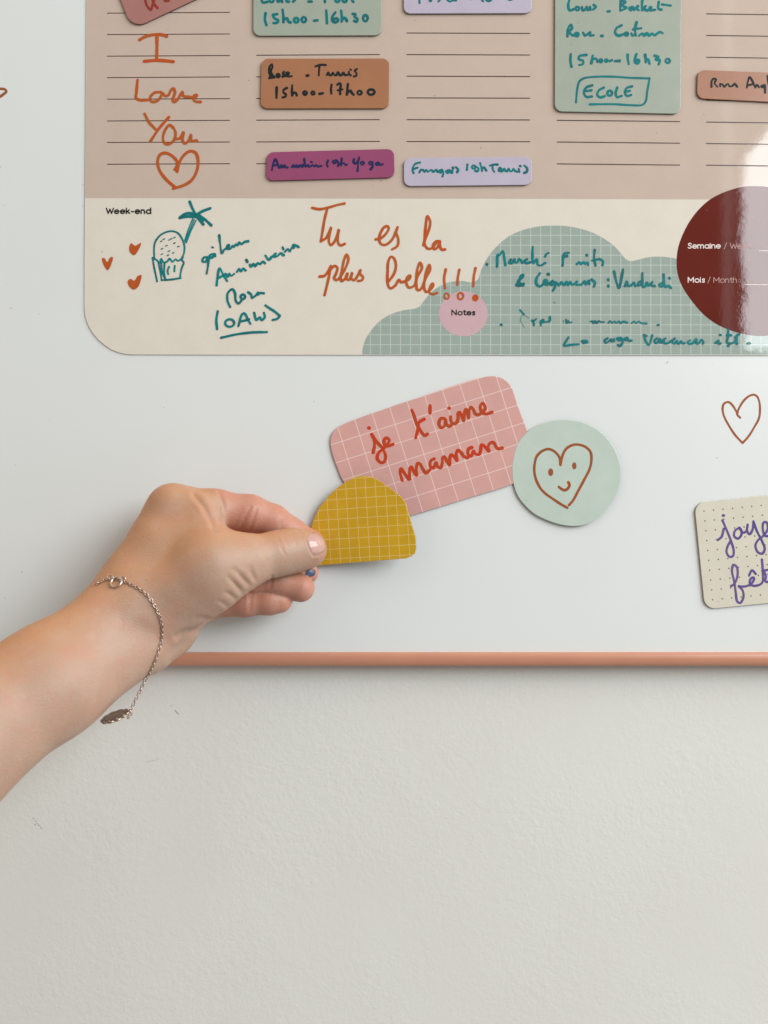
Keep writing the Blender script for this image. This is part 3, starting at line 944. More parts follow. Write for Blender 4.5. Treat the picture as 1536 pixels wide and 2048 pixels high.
# caramel tennis card
e, pen = magnet('message_magnet', 'caramel brown card magnet reading Rose . Tennis 15h00-17h00 in black marker', 'magnet',
                rounded([(523, 117), (778.5, 116.5), (778, 216.5), (521, 216.8)], 14), MAG_BROWN)
pen.many(Z2, 4.8, [
    [(275, 690), (265, 645), (270, 600), (288, 580), (294, 605), (278, 640)], [(265, 705), (310, 700)], [(278, 640), (290, 675), (310, 698)], circ(345, 682, 13, 14, 9) + [(358, 682)],
    [(397, 650), (387, 665), (402, 680), (385, 693)], [(408, 688), (432, 675), (440, 660), (424, 657), (420, 682), (440, 692), (468, 688)], [(603, 684), (617, 682)],
    [(682, 600), (730, 586), (776, 588)], [(718, 595), (714, 640), (712, 680)],
    [(785, 678), (798, 656), (808, 678), (825, 680), (840, 656), (852, 677), (870, 680), (885, 654), (900, 677), (918, 678), (935, 656), (947, 677), (966, 678)], [(984, 648), (986, 672), (1000, 680)], [(998, 628), (1003, 631)],
    [(1055, 625), (1036, 640), (1052, 660), (1050, 685), (1030, 690)],
    [(332, 790), (330, 840), (330, 885)], [(424, 795), (395, 812), (395, 838), (415, 852), (408, 875), (385, 880)], [(472, 770), (470, 820), (472, 862)], [(475, 850), (495, 836), (507, 845), (514, 862)],
    circ(588, 840, 15, 15, 9) + [(603, 840)], circ(660, 840, 14, 14, 9) + [(674, 840)], [(718, 848), (750, 843)], [(828, 765), (822, 810), (826, 846)],
    [(880, 766), (900, 752), (910, 768), (905, 810), (905, 852)], [(882, 816), (926, 808)], [(975, 760), (970, 810), (966, 854)], [(970, 835), (998, 820), (1010, 840), (1028, 856)],
    circ(1080, 838, 19, 17, 10) + [(1099, 838)], circ(1185, 832, 30, 24, 12) + [(1215, 832)]], jitter=0.2)
pen.build('handwriting', INK_BLACK, e)

# magenta yoga strip
e, pen = magnet('message_magnet', 'magenta strip magnet reading 19h yoga, in the second planner column', 'magnet',
                rounded(Z2([(242, 1374), (1392, 1344), (1398, 1602), (236, 1632)]), 14), MAG_PURPLE)
pen.many(Z2, 4.6, [
    [(288, 1538), (300, 1480), (320, 1440), (340, 1480), (352, 1515)], [(300, 1495), (346, 1490)], [(362, 1515), (375, 1495), (387, 1512), (402, 1494), (415, 1515), (432, 1512)],
    [(470, 1508), (480, 1492), (492, 1510), (508, 1494), (520, 1510), (538, 1496)], [(575, 1492), (552, 1496), (556, 1508), (582, 1490), (580, 1435)], [(582, 1490), (592, 1506), (615, 1490), (622, 1506)], [(640, 1462), (650, 1466)],
    [(640, 1504), (656, 1490), (672, 1506), (688, 1490), (702, 1504), (736, 1500)], [(795, 1450), (785, 1480), (792, 1505)],
    circ(852, 1462, 14, 12, 9) + [(866, 1462)], [(868, 1450), (890, 1475), (884, 1503)], [(920, 1430), (915, 1470), (912, 1490)], [(918, 1480), (940, 1474), (950, 1490), (966, 1488)],
    [(1030, 1440), (1026, 1465), (1045, 1478), (1066, 1455)], [(1075, 1425), (1068, 1480), (1062, 1545)], circ(1105, 1475, 14, 13, 9) + [(1119, 1475)],
    circ(1180, 1475, 15, 13, 9) + [(1195, 1475)], [(1198, 1465), (1196, 1510), (1180, 1530)], [(1248, 1465), (1225, 1478), (1238, 1492), (1255, 1470), (1262, 1490), (1290, 1484)]], jitter=0.25)
pen.build('handwriting', INK_NAVY, e)

# lilac tennis strip
e, pen = magnet('message_magnet', 'lilac strip magnet reading 19h Tennis in teal marker, beside the magenta strip', 'magnet',
                rounded(Z3([(134, 1516), (1362, 1504), (1362, 1774), (134, 1786)]), 14), MAG_LILAC)
pen.many(Z3, 4.6, [
    [(288, 1560), (240, 1576), (215, 1630), (226, 1660)], [(226, 1622), (266, 1610)],
    [(282, 1655), (296, 1632), (320, 1634), (330, 1650), (350, 1630), (360, 1650), (380, 1640), (400, 1630), (412, 1650), (430, 1640), (445, 1632), (458, 1650)],
    [(498, 1632), (472, 1645), (488, 1658), (506, 1640), (512, 1665), (503, 1695)], [(570, 1632), (538, 1645), (555, 1660), (576, 1636), (582, 1656)], [(600, 1632), (596, 1660)], [(602, 1610), (607, 1613)],
    [(632, 1605), (655, 1630), (645, 1652)], [(743, 1580), (738, 1630)], circ(803, 1604, 17, 15, 9) + [(820, 1604)], [(824, 1598), (850, 1620), (840, 1645), (820, 1640)],
    [(865, 1565), (875, 1600), (884, 1640)], [(884, 1620), (902, 1606), (912, 1620), (925, 1637)], [(960, 1590), (1000, 1580), (1032, 1580)], [(985, 1590), (986, 1625), (1002, 1650)],
    [(1045, 1640), (1066, 1622), (1054, 1612), (1046, 1632), (1068, 1645), (1080, 1644), (1096, 1620), (1110, 1642), (1125, 1644), (1140, 1620), (1155, 1645), (1170, 1644), (1186, 1620), (1200, 1642), (1218, 1648)],
    [(1236, 1622), (1241, 1650)], [(1248, 1593), (1254, 1596)], [(1290, 1590), (1316, 1615), (1312, 1650), (1288, 1660)]], jitter=0.2)
pen.build('handwriting', INK_TEAL, e)

# lilac card cut off by the top edge
e, pen = magnet('message_magnet', 'lilac card magnet cut off by the top edge, with teal marker tails', 'magnet',
                rounded([(807.5, -120), (1063.5, -120), (1063, 26), (807.5, 26.8)], 13), MAG_LILAC)
pen.many(Z3, 4.6, [[(280, -60), (281, -10), (284, 30)], [(370, -20), (388, 14), (400, -5)], [(440, -30), (482, -10), (465, 14)], [(555, 5), (575, 15), (598, 5), (635, 4)], [(560, -50), (540, -20), (560, 6)],
                       [(770, -10), (800, -12)], [(875, -40), (880, -5), (893, 12)], [(920, -30), (925, 0), (950, 10), (975, -5)], [(1120, -20), (1150, 0), (1180, -10)]])
pen.build('handwriting', INK_TEAL, e)

# tall sage school card
e, pen = magnet('message_magnet', 'tall grey-green card magnet with the boxed word ECOLE at its foot', 'magnet',
                rounded([(1111, -240), (1364.5, -240), (1361, 227.5), (1109.5, 222.5)], 15), MAG_GREEN)
pen.many(Z4, 5.2, [
    [(205, -20), (190, 35), (200, 70), (226, 62)], circ(252, 58, 12, 12, 9) + [(264, 58)], [(282, 48), (288, 70), (306, 62), (314, 46), (322, 68)], [(336, 48), (340, 66)], [(362, 34), (376, 46), (358, 64)],
    [(455, 78), (470, 76)], [(545, 0), (542, 35), (540, 70)], [(545, 2), (576, 14), (552, 36), (582, 52), (542, 72)], [(622, 48), (600, 56), (612, 70), (626, 48), (634, 68)], [(660, 42), (648, 56), (664, 68)],
    [(690, -5), (686, 40), (687, 70)], [(712, 42), (695, 55), (722, 70), (738, 62), (752, 48), (740, 48), (742, 68), (775, 66)], [(800, 12), (798, 60), (818, 64)], [(822, 30), (880, 38)],
    [(185, 245), (188, 195), (208, 166), (215, 190), (196, 215), (222, 240)], circ(248, 234, 11, 11, 9) + [(259, 234)], [(290, 220), (302, 240)], [(310, 238), (340, 217), (334, 238), (362, 238)], [(412, 242), (422, 242)],
    [(550, 170), (516, 190), (506, 220), (526, 240), (560, 232)], circ(583, 230, 10, 10, 9) + [(593, 230)], [(616, 225), (622, 242), (640, 230)], [(650, 150), (640, 200), (646, 240)], [(628, 198), (682, 190)],
    [(668, 240), (690, 226), (702, 240), (720, 224), (735, 240), (755, 226), (770, 238), (790, 226), (810, 215), (826, 224)],
    [(207, 365), (205, 410), (212, 450)], [(312, 370), (266, 378), (262, 398), (290, 410), (290, 430), (265, 438)], [(355, 375), (348, 415), (346, 425)], [(352, 402), (375, 394), (388, 416)],
    circ(410, 409, 8, 8, 8) + [(418, 409)], circ(446, 408, 8, 8, 8) + [(454, 408)], [(470, 412), (484, 406)], [(505, 412), (536, 410)], [(590, 368), (592, 400), (598, 432)],
    [(650, 365), (640, 395), (640, 420), (660, 426), (666, 406), (645, 404)], [(708, 370), (712, 400), (713, 420)], [(715, 402), (728, 402), (738, 430)],
    [(772, 375), (798, 384), (780, 400), (806, 406), (800, 434)], circ(860, 410, 14, 14, 9) + [(874, 410)]], jitter=0.2)
pen.many(Z4, 4.2, [
    [(243, 690), (250, 610), (265, 550), (295, 528), (380, 517), (500, 517), (600, 524), (738, 528)], [(738, 530), (722, 620), (712, 682), (690, 706), (600, 708), (500, 702), (335, 703)]])
pen.many(Z4, 5.0, [
    [(352, 575), (312, 590), (296, 625), (312, 652), (350, 650)], [(300, 615), (346, 608)], [(430, 590), (396, 610), (386, 640), (406, 656), (436, 648)], circ(470, 628, 16, 17, 10) + [(486, 628)],
    [(520, 590), (510, 630), (520, 654), (550, 646)], [(620, 582), (586, 592), (572, 620), (586, 646), (614, 640)], [(575, 618), (606, 612)]])
pen.build('handwriting', INK_TEAL, e)

# terracotta strip at the right
e, pen = magnet('message_magnet', 'terracotta strip magnet cut off by the right edge, with black marker writing', 'magnet',
                rounded([(1395.5, 139.5), (1650, 149), (1648, 209), (1394, 196.5)], 14), MAG_BROWN2)
pen.many(Z4, 4.2, [
    [(1155, 585), (1157, 545), (1170, 530), (1186, 536), (1176, 560), (1196, 586)], [(1214, 582), (1212, 566), (1230, 570), (1242, 585), (1256, 570), (1268, 566), (1276, 582), (1300, 576), (1310, 565), (1328, 583)],
    [(1393, 590), (1400, 550), (1412, 520), (1430, 545), (1446, 582)], [(1400, 575), (1440, 566)], [(1450, 590), (1462, 572), (1475, 588)], [(1508, 572), (1488, 582), (1500, 590), (1512, 572), (1516, 625)],
    [(1532, 510), (1538, 560), (1548, 588)]], jitter=0.2)
pen.build('handwriting', INK_BLACK, e)

# pink grid card
ang = math.radians(17.6)
cpk = Plane((0, 0, 0)).at(855, 890)
ppk = Plane((cpk[0], 0, cpk[1]))
TP = 0.0013
gx, gy = Plane(ppk.o + ppk.n * TP).at(684.4, 882.4)
MAG_PINK = glossy_print('pink_grid_magnet_film', (0.640, 0.355, 0.325, 1),
                        grid=(gx, gy, ang, 36.9 * PX, 37.2 * PX, 0.00021, (0.84, 0.66, 0.62, 1), 0.85), rough=0.25, var=0.06)
pink_out = catmull(Z9([(72, 500), (76, 470), (90, 435), (118, 405), (155, 382), (240, 347), (480, 262), (800, 152), (1090, 60), (1160, 46), (1225, 44), (1280, 62), (1315, 90), (1340, 125),
                       (1378, 240), (1450, 440), (1462, 520), (1450, 650), (1400, 760), (1345, 795), (1000, 905), (630, 1018), (560, 1035), (480, 1030), (400, 985), (300, 900), (165, 780), (120, 680), (85, 580)]), 5.0, True)[:-1]
e, pen = magnet('message_magnet', 'pink grid card magnet with je t\'aime maman in red marker, tilted under the yellow half-round', 'magnet',
                [tuple(p) for p in pink_out], MAG_PINK, back=0.0, thick=TP, plane=ppk)
Z13 = Zoom(720, 780, 5.12)
pen.dot(*Z13([(92, 389)])[0], 4.0, 3.8)
pen.dot(*Z13([(912, 186)])[0], 3.8, 3.5)
pen.many(Z13, 6.4, [
    [(135, 640), (148, 570), (142, 510), (120, 458)], [(120, 455), (175, 535), (232, 600), (262, 680), (248, 735), (215, 744), (176, 702), (190, 645), (240, 600), (276, 560), (300, 512), (268, 490), (246, 520), (256, 570), (290, 574), (338, 556)],
    [(530, 205), (555, 270), (580, 350), (602, 392)], [(658, 298), (602, 335), (594, 400), (570, 492)], [(605, 388), (635, 440), (664, 466), (692, 450)], [(717, 162), (717, 235)],
    [(864, 292), (828, 292), (808, 345), (832, 388), (866, 366), (876, 302), (886, 346), (910, 374), (936, 356)],
    [(928, 274), (930, 310), (950, 344), (985, 338), (1004, 290), (1003, 238), (1020, 226), (1040, 266), (1063, 318), (1069, 240), (1087, 198), (1098, 230), (1113, 286), (1117, 215), (1136, 174), (1160, 200), (1180, 242), (1208, 255), (1240, 235), (1282, 190), (1258, 134), (1232, 165), (1250, 232), (1288, 246), (1350, 228)],
    [(433, 925), (412, 845), (420, 806), (458, 856), (505, 914), (507, 850), (512, 795)], [(528, 788), (555, 840), (581, 874), (577, 800), (592, 750), (616, 760), (645, 812), (675, 848), (714, 820)],
    [(762, 704), (724, 726), (722, 784), (752, 796), (780, 742), (792, 780), (826, 796), (842, 750), (846, 692), (862, 682), (890, 730), (917, 768), (920, 700), (935, 662), (960, 680), (994, 724), (985, 655), (1002, 616), (1035, 640), (1064, 680), (1104, 696)],
    [(1145, 588), (1110, 606), (1108, 662), (1138, 676), (1164, 622), (1180, 652), (1220, 660), (1237, 610), (1242, 562), (1266, 568), (1322, 628), (1312, 580), (1335, 542), (1366, 537), (1392, 580), (1412, 602), (1456, 594)]], jitter=0.14)
pen.build('handwriting', INK_RED, e)

# mint disc, resting on the edge of the pink card
cm = Plane((0, 0, 0)).at(1132, 946)
sl = 0.0016 / (190 * PX)
nm = Vector((-sl, -1, 0))            # its left side is lifted
om = Vector((cm[0], -0.0008 - 0.0002, cm[1]))
pm = Plane(om, (sl * -1, -1, 0))
mint = catmull(Z10([(700, 112), (890, 130), (1050, 190), (1180, 280), (1290, 420), (1350, 560), (1375, 720), (1360, 860), (1310, 990), (1220, 1120), (1100, 1240), (980, 1300), (850, 1320),
                    (700, 1305), (540, 1255), (390, 1180), (280, 1080), (200, 970), (155, 840), (140, 700), (150, 560), (190, 410), (270, 290), (400, 190), (540, 135)]), 5.0, True)[:-1]
e, pen = magnet('message_magnet', 'round mint green magnet with a smiling heart face, beside the pink grid card', 'magnet',
                [tuple(p) for p in mint], MAG_MINT, thick=0.0013, plane=pm)
pen.many(Z10, 5.3, [
    [(688, 625), (680, 550), (640, 490), (590, 455), (545, 445), (480, 467), (420, 525), (395, 610), (390, 690), (410, 790), (460, 890), (510, 945), (600, 1010), (690, 1070), (765, 1112)],
    [(690, 610), (710, 520), (755, 440), (830, 398), (900, 395), (980, 425), (1030, 480), (1040, 570), (1020, 670), (960, 790), (890, 920), (830, 1030), (785, 1082)]], jitter=0.06)
pen.many(Z10, 5.8, [[(670, 875), (705, 902), (740, 912), (775, 890), (790, 850), (778, 824)]])
pen.fill(Z10(circ(577, 708, 29, 44)), True, 0.7)
pen.fill(Z10(circ(845, 635, 25, 40)), True, 0.7)
pen.build('handwriting', INK_BROWN_ORANGE, e)['label'] = 'rust coloured smiling heart'

# cream dotted card
cc = Plane((0, 0, 0)).at(1530, 1105)
pc = Plane((cc[0], 0, cc[1]))
dx, dy = Plane(pc.o + pc.n * 0.0013).at(*Z11([(338, 1106)])[0])
MAG_CREAM = glossy_print('cream_dotted_magnet_film', (0.66, 0.615, 0.52, 1), dots=(dx, dy, math.radians(5.6), 19.15 * PX, 19.75 * PX, 0.00048, (0.10, 0.085, 0.07, 1)), rough=0.25, var=0.04)
dot_out = rounded(Z11([(84, 1048), (1290, 925), (1370, 1880), (178, 1998)]), [22, 22, 22, 22])
e, pen = magnet('message_magnet', 'cream dotted card magnet with purple joyeuse fete lettering cut off by the right edge', 'magnet', dot_out, MAG_CREAM, back=0.0, plane=pc)
e['label'] = 'cream dotted card magnet with purple lettering, cut off by the right edge'
pen.dot(*Z11([(342, 1162)])[0], 3.6, 2.9)
pen.many(Z11, 4.9, [
    [(333, 1205), (370, 1290), (410, 1390), (434, 1480), (425, 1525), (395, 1528), (370, 1490), (378, 1440), (404, 1392)], [(293, 1380), (325, 1352), (345, 1280)],
    [(485, 1270), (445, 1298), (438, 1345), (470, 1368), (500, 1338), (503, 1298), (485, 1272), (515, 1314), (545, 1302), (558, 1240), (553, 1300), (575, 1328), (600, 1290), (610, 1222)],
    [(609, 1215), (640, 1300), (690, 1400), (709, 1460), (690, 1500), (650, 1490), (627, 1430), (650, 1382), (700, 1340), (737, 1280), (725, 1222), (700, 1225), (692, 1280), (712, 1340), (745, 1345), (775, 1325)],
    [(410, 1790), (440, 1770), (468, 1690), (460, 1620), (432, 1602), (418, 1650), (440, 1760), (452, 1850), (466, 1928), (492, 1940), (520, 1890), (513, 1830), (480, 1790)],
    [(480, 1795), (550, 1790), (605, 1752), (613, 1716), (590, 1720), (577, 1760), (600, 1785), (655, 1782), (690, 1755), (692, 1650), (685, 1555)], [(572, 1692), (596, 1650), (630, 1682)],
    [(692, 1640), (720, 1700), (716, 1748), (760, 1755)], [(690, 1655), (770, 1640)]], jitter=0.08)
pen.build('handwriting', INK_PURPLE, e)

# ------------------------------------------------------------------ yellow half-round magnet held in the hand
yl, yr = 15.5e-3, 2.6e-3             # height of its back above the board, left and right
xl, xr = (630 - 768) * PX, (822 - 768) * PX
slope = (yl - yr) / (xr - xl)
oy = Vector(((725 - 768) * PX * 0.985, -(yl + yr) / 2 - 0.0002, (1024 - 1045) * PX * 0.985))
py_ = Plane(oy, (-slope, -1, 0))
TY = 0.0013
yel = Z12([(1290, 957), (1345, 935), (1380, 905), (1394, 850), (1386, 730), (1345, 600), (1292, 405), (1262, 355), (1225, 310), (1090, 210), (980, 140), (920, 117), (870, 110), (815, 112), (770, 120),
           (660, 180), (570, 245), (470, 350), (400, 440), (345, 560), (318, 650), (296, 780), (288, 900), (286, 990), (300, 1036)])
fy = Plane(py_.o + py_.n * TY, py_.n, py_.u)
gx, gy = fy.at(677.2, 1057.9)
MAG_YELLOW = glossy_print('mustard_grid_magnet_film', (0.640, 0.375, 0.020, 1),
                          grid=(gx, gy, math.radians(3.6), 20.15 * PX * 0.985, 19.75 * PX * 0.985, 0.00018, (0.80, 0.60, 0.25, 1), 0.9), rough=0.25, var=0.08)
e, pen = magnet('shape_magnet', 'mustard yellow half-round grid magnet held between thumb and fingers', 'magnet', yel, MAG_YELLOW, thick=TY, plane=py_)

# ------------------------------------------------------------------ hand and forearm: one blended surface
VOX = 0.0009
K = {}


def chain_prims(pts):
    """[(px,py,depth_mm,r_px), ...] -> list of tapered capsules in metres."""
    q = [(P3(x, y, d), R3(r, d)) for x, y, d, r in pts]
    return [(q[i][0], q[i][1], q[i + 1][0], q[i + 1][1]) for i in range(len(q) - 1)]


def caps(X, a, ra, b, rb):
    ba = b - a
    L = ba.dot(ba)
    t = np.clip(((X[0] - a[0]) * ba[0] + (X[1] - a[1]) * ba[1] + (X[2] - a[2]) * ba[2]) / L, 0, 1)
    dx = X[0] - a[0] - t * ba[0]; dy = X[1] - a[1] - t * ba[1]; dz = X[2] - a[2] - t * ba[2]
    ts = t * t * (3 - 2 * t) * 0.35 + t * 0.65
    return np.sqrt(dx * dx + dy * dy + dz * dz) - (ra + (rb - ra) * ts)


def smin(a, b, k):
    h = np.maximum(k - np.abs(a - b), 0) / k
    return np.minimum(a, b) - h * h * k * 0.25


BODY = []        # (prims, k): forearm, wrist, palm, thenar
BODY += [(chain_prims([(-560 + s * 14, 1785 + s * 23, 215, 190), (-154 + s * 14, 1524 + s * 23, 135, 128), (100 + s * 13, 1363 + s * 21, 96, 84), (248 + s * 17, 1259 + s * 28, 64, 71)]), 0.012) for s in (-1, 1)]
BODY += [
    (chain_prims([(240, 1225, 62, 66), (272, 1165, 52, 60), (343, 1019, 30, 50)]), 0.012),
    (chain_prims([(280, 1220, 52, 60), (385, 1085, 26, 45)]), 0.010),
    (chain_prims([(290, 1250, 50, 55), (405, 1150, 24, 42)]), 0.010),
    (chain_prims([(292, 1275, 50, 58), (415, 1203, 23, 34)]), 0.010),
    (chain_prims([(296, 1284, 50, 58), (345, 1268, 40, 43)]), 0.008),
    (chain_prims([(300, 1200, 60, 66), (425, 1132, 56, 66)]), 0.012),
    (chain_prims([(325, 1222, 57, 58), (412, 1162, 54, 70)]), 0.010),
    (chain_prims([(335, 1095, 46, 58), (400, 1062, 44, 50)]), 0.012),
    (chain_prims([(350, 1020, 38, 46), (402, 1025, 38, 40)]), 0.008),
]
THUMB = chain_prims([(420, 1130, 56, 67), (480, 1124, 48, 54), (556, 1107, 37, 42), (590, 1101, 31, 40), (617, 1099, 27.5, 37)])
INDEX = chain_prims([(350, 1016, 30, 47), (430, 1020, 26, 40), (500, 1027, 21, 36), (545, 1043, 17, 33), (580, 1063, 12.5, 28), (628, 1084, 7.4, 21.5)])
MIDDLE = chain_prims([(385, 1085, 24, 42), (505, 1104, 20, 36), (578, 1127, 13, 28), (616, 1146, 9.5, 21)])
RING = chain_prims([(405, 1150, 24, 38), (500, 1156, 24, 33), (560, 1164, 22, 29), (601, 1176, 21, 28.5)])
PINKY = chain_prims([(418, 1205, 23, 33), (490, 1205, 24, 27), (538, 1203, 23, 25), (560, 1202, 22, 24)])
FINGERS = [(THUMB, 0.006, 0.009), (INDEX, 0.004, 0.0025), (MIDDLE, 0.004, 0.005), (RING, 0.004, 0.004), (PINKY, 0.004, 0.004)]

allp = [p for g, k in BODY for p in g] + [p for g, a, b in FINGERS for p in g]
lo_ = np.min([np.minimum(p[0] - p[1], p[2] - p[3]) for p in allp], axis=0) - 0.006
hi_ = np.max([np.maximum(p[0] + p[1], p[2] + p[3]) for p in allp], axis=0) + 0.006
# the arm runs on beyond the frame's left side; stop it a hand's length outside
lo_[0] = max(lo_[0], -0.34)
N3 = np.ceil((hi_ - lo_) / VOX).astype(int) + 1
BIG = np.float32(0.03)
F = np.full(N3, BIG, np.float32)
gridx = [lo_[i] + VOX * np.arange(N3[i]) for i in range(3)]


def sub_box(p, m):
    a, ra, b, rb = p
    l = np.minimum(a - ra, b - rb) - m; h = np.maximum(a + ra, b + rb) + m
    i0 = np.maximum(0, np.floor((l - lo_) / VOX).astype(int)); i1 = np.minimum(N3, np.ceil((h - lo_) / VOX).astype(int) + 1)
    return tuple(slice(int(a_), int(max(a_, b_))) for a_, b_ in zip(i0, i1))


def coords(sl):
    return (gridx[0][sl[0]][:, None, None].astype(np.float32), gridx[1][sl[1]][None, :, None].astype(np.float32), gridx[2][sl[2]][None, None, :].astype(np.float32))


for g, k in BODY:
    for p in g:
        sl = sub_box(p, 0.015)
        F[sl] = smin(F[sl], caps(coords(sl), *p).astype(np.float32), np.float32(k))
T = F.copy()
for g, kin, kout in FINGERS:
    ls = [sub_box(p, 0.010) for p in g]
    sl = tuple(slice(min(s[i].start for s in ls), max(s[i].stop for s in ls)) for i in range(3))
    X = coords(sl)
    f = None
    for p in g:
        c = caps(X, *p).astype(np.float32)
        f = c if f is None else smin(f, c, np.float32(kin))
    G = smin(F[sl], f, np.float32(kout))
    T[sl] = np.minimum(T[sl], G)
F = T
F[:2] = BIG


def surface_nets(F):
    s = F < 0
    nx, ny, nz = F.shape
    cnt = np.zeros((nx - 1, ny - 1, nz - 1), np.int8)
    for i in (0, 1):
        for j in (0, 1):
            for k in (0, 1):
                cnt += s[i:nx - 1 + i, j:ny - 1 + j, k:nz - 1 + k]
    act = (cnt > 0) & (cnt < 8)
    idx = np.full(act.shape, -1, np.int32)
    cells = np.argwhere(act)
    idx[act] = np.arange(len(cells))
    acc = np.zeros((len(cells), 3)); num = np.zeros(len(cells))
    cv = {}
    for i in (0, 1):
        for j in (0, 1):
            for k in (0, 1):
                cv[i, j, k] = F[cells[:, 0] + i, cells[:, 1] + j, cells[:, 2] + k].astype(np.float64)
    for a in cv:
        for ax in range(3):
            if a[ax] == 0:
                b = tuple(1 if q == ax else a[q] for q in range(3))
                va, vb = cv[a], cv[b]
                m = (va < 0) != (vb < 0)
                t = np.where(m, va / np.where(m, va - vb, 1), 0)
                p = np.tile(np.array(a, float), (len(cells), 1))
                p[:, ax] = t
                acc[m] += p[m]; num[m] += 1
    V = (cells + acc / num[:, None]) * VOX + lo_
    faces = []
    for ax in range(3):
        o1, o2 = [(1, 2), (2, 0), (0, 1)][ax]
        sa = [slice(1, -1)] * 3; sb = [slice(1, -1)] * 3
        sa[ax] = slice(0, -1); sb[ax] = slice(1, None)
        A = s[tuple(sa)]; B = s[tuple(sb)]
        e = np.argwhere(A != B)
        inside = A[A != B]
        e = e + 1; e[:, ax] -= 1
        def cell(d1, d2):
            c = e.copy(); c[:, o1] -= d1; c[:, o2] -= d2
            return idx[c[:, 0], c[:, 1], c[:, 2]]
        q = np.stack([cell(1, 1), cell(0, 1), cell(0, 0), cell(1, 0)], 1)
        q[~inside] = q[~inside][:, ::-1]
        faces.append(q)
    Q = np.concatenate(faces)
    Q = Q[(Q >= 0).all(1)]
    return V, Q


V, Q = surface_nets(F)
# one smoothing pass so the skin reads soft
def smooth_pass(V, Q, w):
    acc = np.zeros_like(V); num = np.zeros(len(V))
    for i in range(4):
        np.add.at(acc, Q[:, i], V[Q[:, (i + 1) % 4]]); np.add.at(num, Q[:, i], 1)
        np.add.at(acc, Q[:, i], V[Q[:, (i - 1) % 4]]); np.add.at(num, Q[:, i], 1)
    return V + (acc / np.maximum(num, 1)[:, None] - V) * w


for _ in range(3):
    V = smooth_pass(V, Q, 0.5)


def vnormals(V, Q):
    n = np.cross(V[Q[:, 2]] - V[Q[:, 0]], V[Q[:, 3]] - V[Q[:, 1]])
    out = np.zeros_like(V)
    for i in range(4):
        np.add.at(out, Q[:, i], n)
    return out / (np.linalg.norm(out, axis=1)[:, None] + 1e-12)


Nn = vnormals(V, Q)
# project to photo pixels to place skin creases on the surface they lie on
kk = CAM_D / (CAM_D + V[:, 1])
pxv = 768 + V[:, 0] * kk / PX
pyv = 1024 - V[:, 2] * kk / PX
bvh0 = BVHTree.FromPolygons([tuple(v) for v in V], [tuple(map(int, q)) for q in Q])


def ray(px, py, tree=None):
    o = Vector((0, -CAM_D, 0)); d = Vector(((px - 768) * PX, CAM_D, (1024 - py) * PX)).normalized()
    h = (tree or bvh0).ray_cast(o, d)
    return (h[0], h[1]) if h[0] is not None else (None, None)


CREASES = [   # (zoom, polyline, half width px, depth mm)
    (Z12, [(335, 692), (300, 712), (276, 745), (286, 800), (300, 850), (318, 895), (345, 928)], 2.6, 0.55), (Z12, [(340, 930), (400, 922), (450, 900), (490, 850)], 2.2, 0.40),
    (ZT, [(590, 1110), (540, 1060), (500, 1010), (450, 965)], 4.5, 0.75), (ZT, [(520, 1190), (470, 1130), (440, 1095), (400, 1055)], 4.5, 0.75),
    (ZT, [(460, 1265), (400, 1220), (365, 1200)], 4, 0.5), (ZT, [(655, 1062), (632, 1000), (618, 950)], 4.5, 0.6), (ZT, [(380, 1345), (330, 1310), (290, 1290)], 4, 0.4),
    (ZT, [(955, 640), (985, 690), (1010, 735)], 2.4, 0.22), (ZT, [(935, 745), (960, 800), (990, 835)], 2.4, 0.18), (ZT, [(1060, 640), (1085, 700), (1075, 770)], 2.4, 0.15), (ZT, [(905, 650), (925, 700), (925, 760)], 3, 0.12),
    (ZT, [(620, 330), (570, 420), (512, 540)], 3, 0.5), (ZT, [(682, 350), (645, 470), (600, 575)], 3, 0.5), (ZT, [(945, 480), (920, 560)], 3, 0.3),
    (ZT, [(842, 1040), (822, 1160)], 3, 0.4), (ZT, [(610, 1195), (602, 1400)], 2.6, 0.4), (ZT, [(636, 1190), (626, 1400)], 2.6, 0.35),
    (ZT, [(40, 205), (140, 320), (205, 440), (250, 570)], 5, 1.0), (ZT, [(70, 140), (200, 200), (270, 330), (262, 400)], 5, 0.25),
    (ZT, [(300, 180), (335, 300), (335, 430), (300, 550)], 4, 0.6),
    (ZB, [(930, 735), (1000, 695), (1060, 680), (1140, 668)], 6, 1.3), (ZB, [(870, 960), (900, 880), (960, 800), (1010, 740)], 6, 0.5),
    (ZB, [(560, 640), (700, 690), (800, 740)], 12, 0.3), (ZB, [(1280, 600), (1200, 560), (1120, 560)], 5, 0.5),
]
bvh_smooth = bvh0
D = np.zeros(len(V))
front = Nn[:, 1] < 0.35
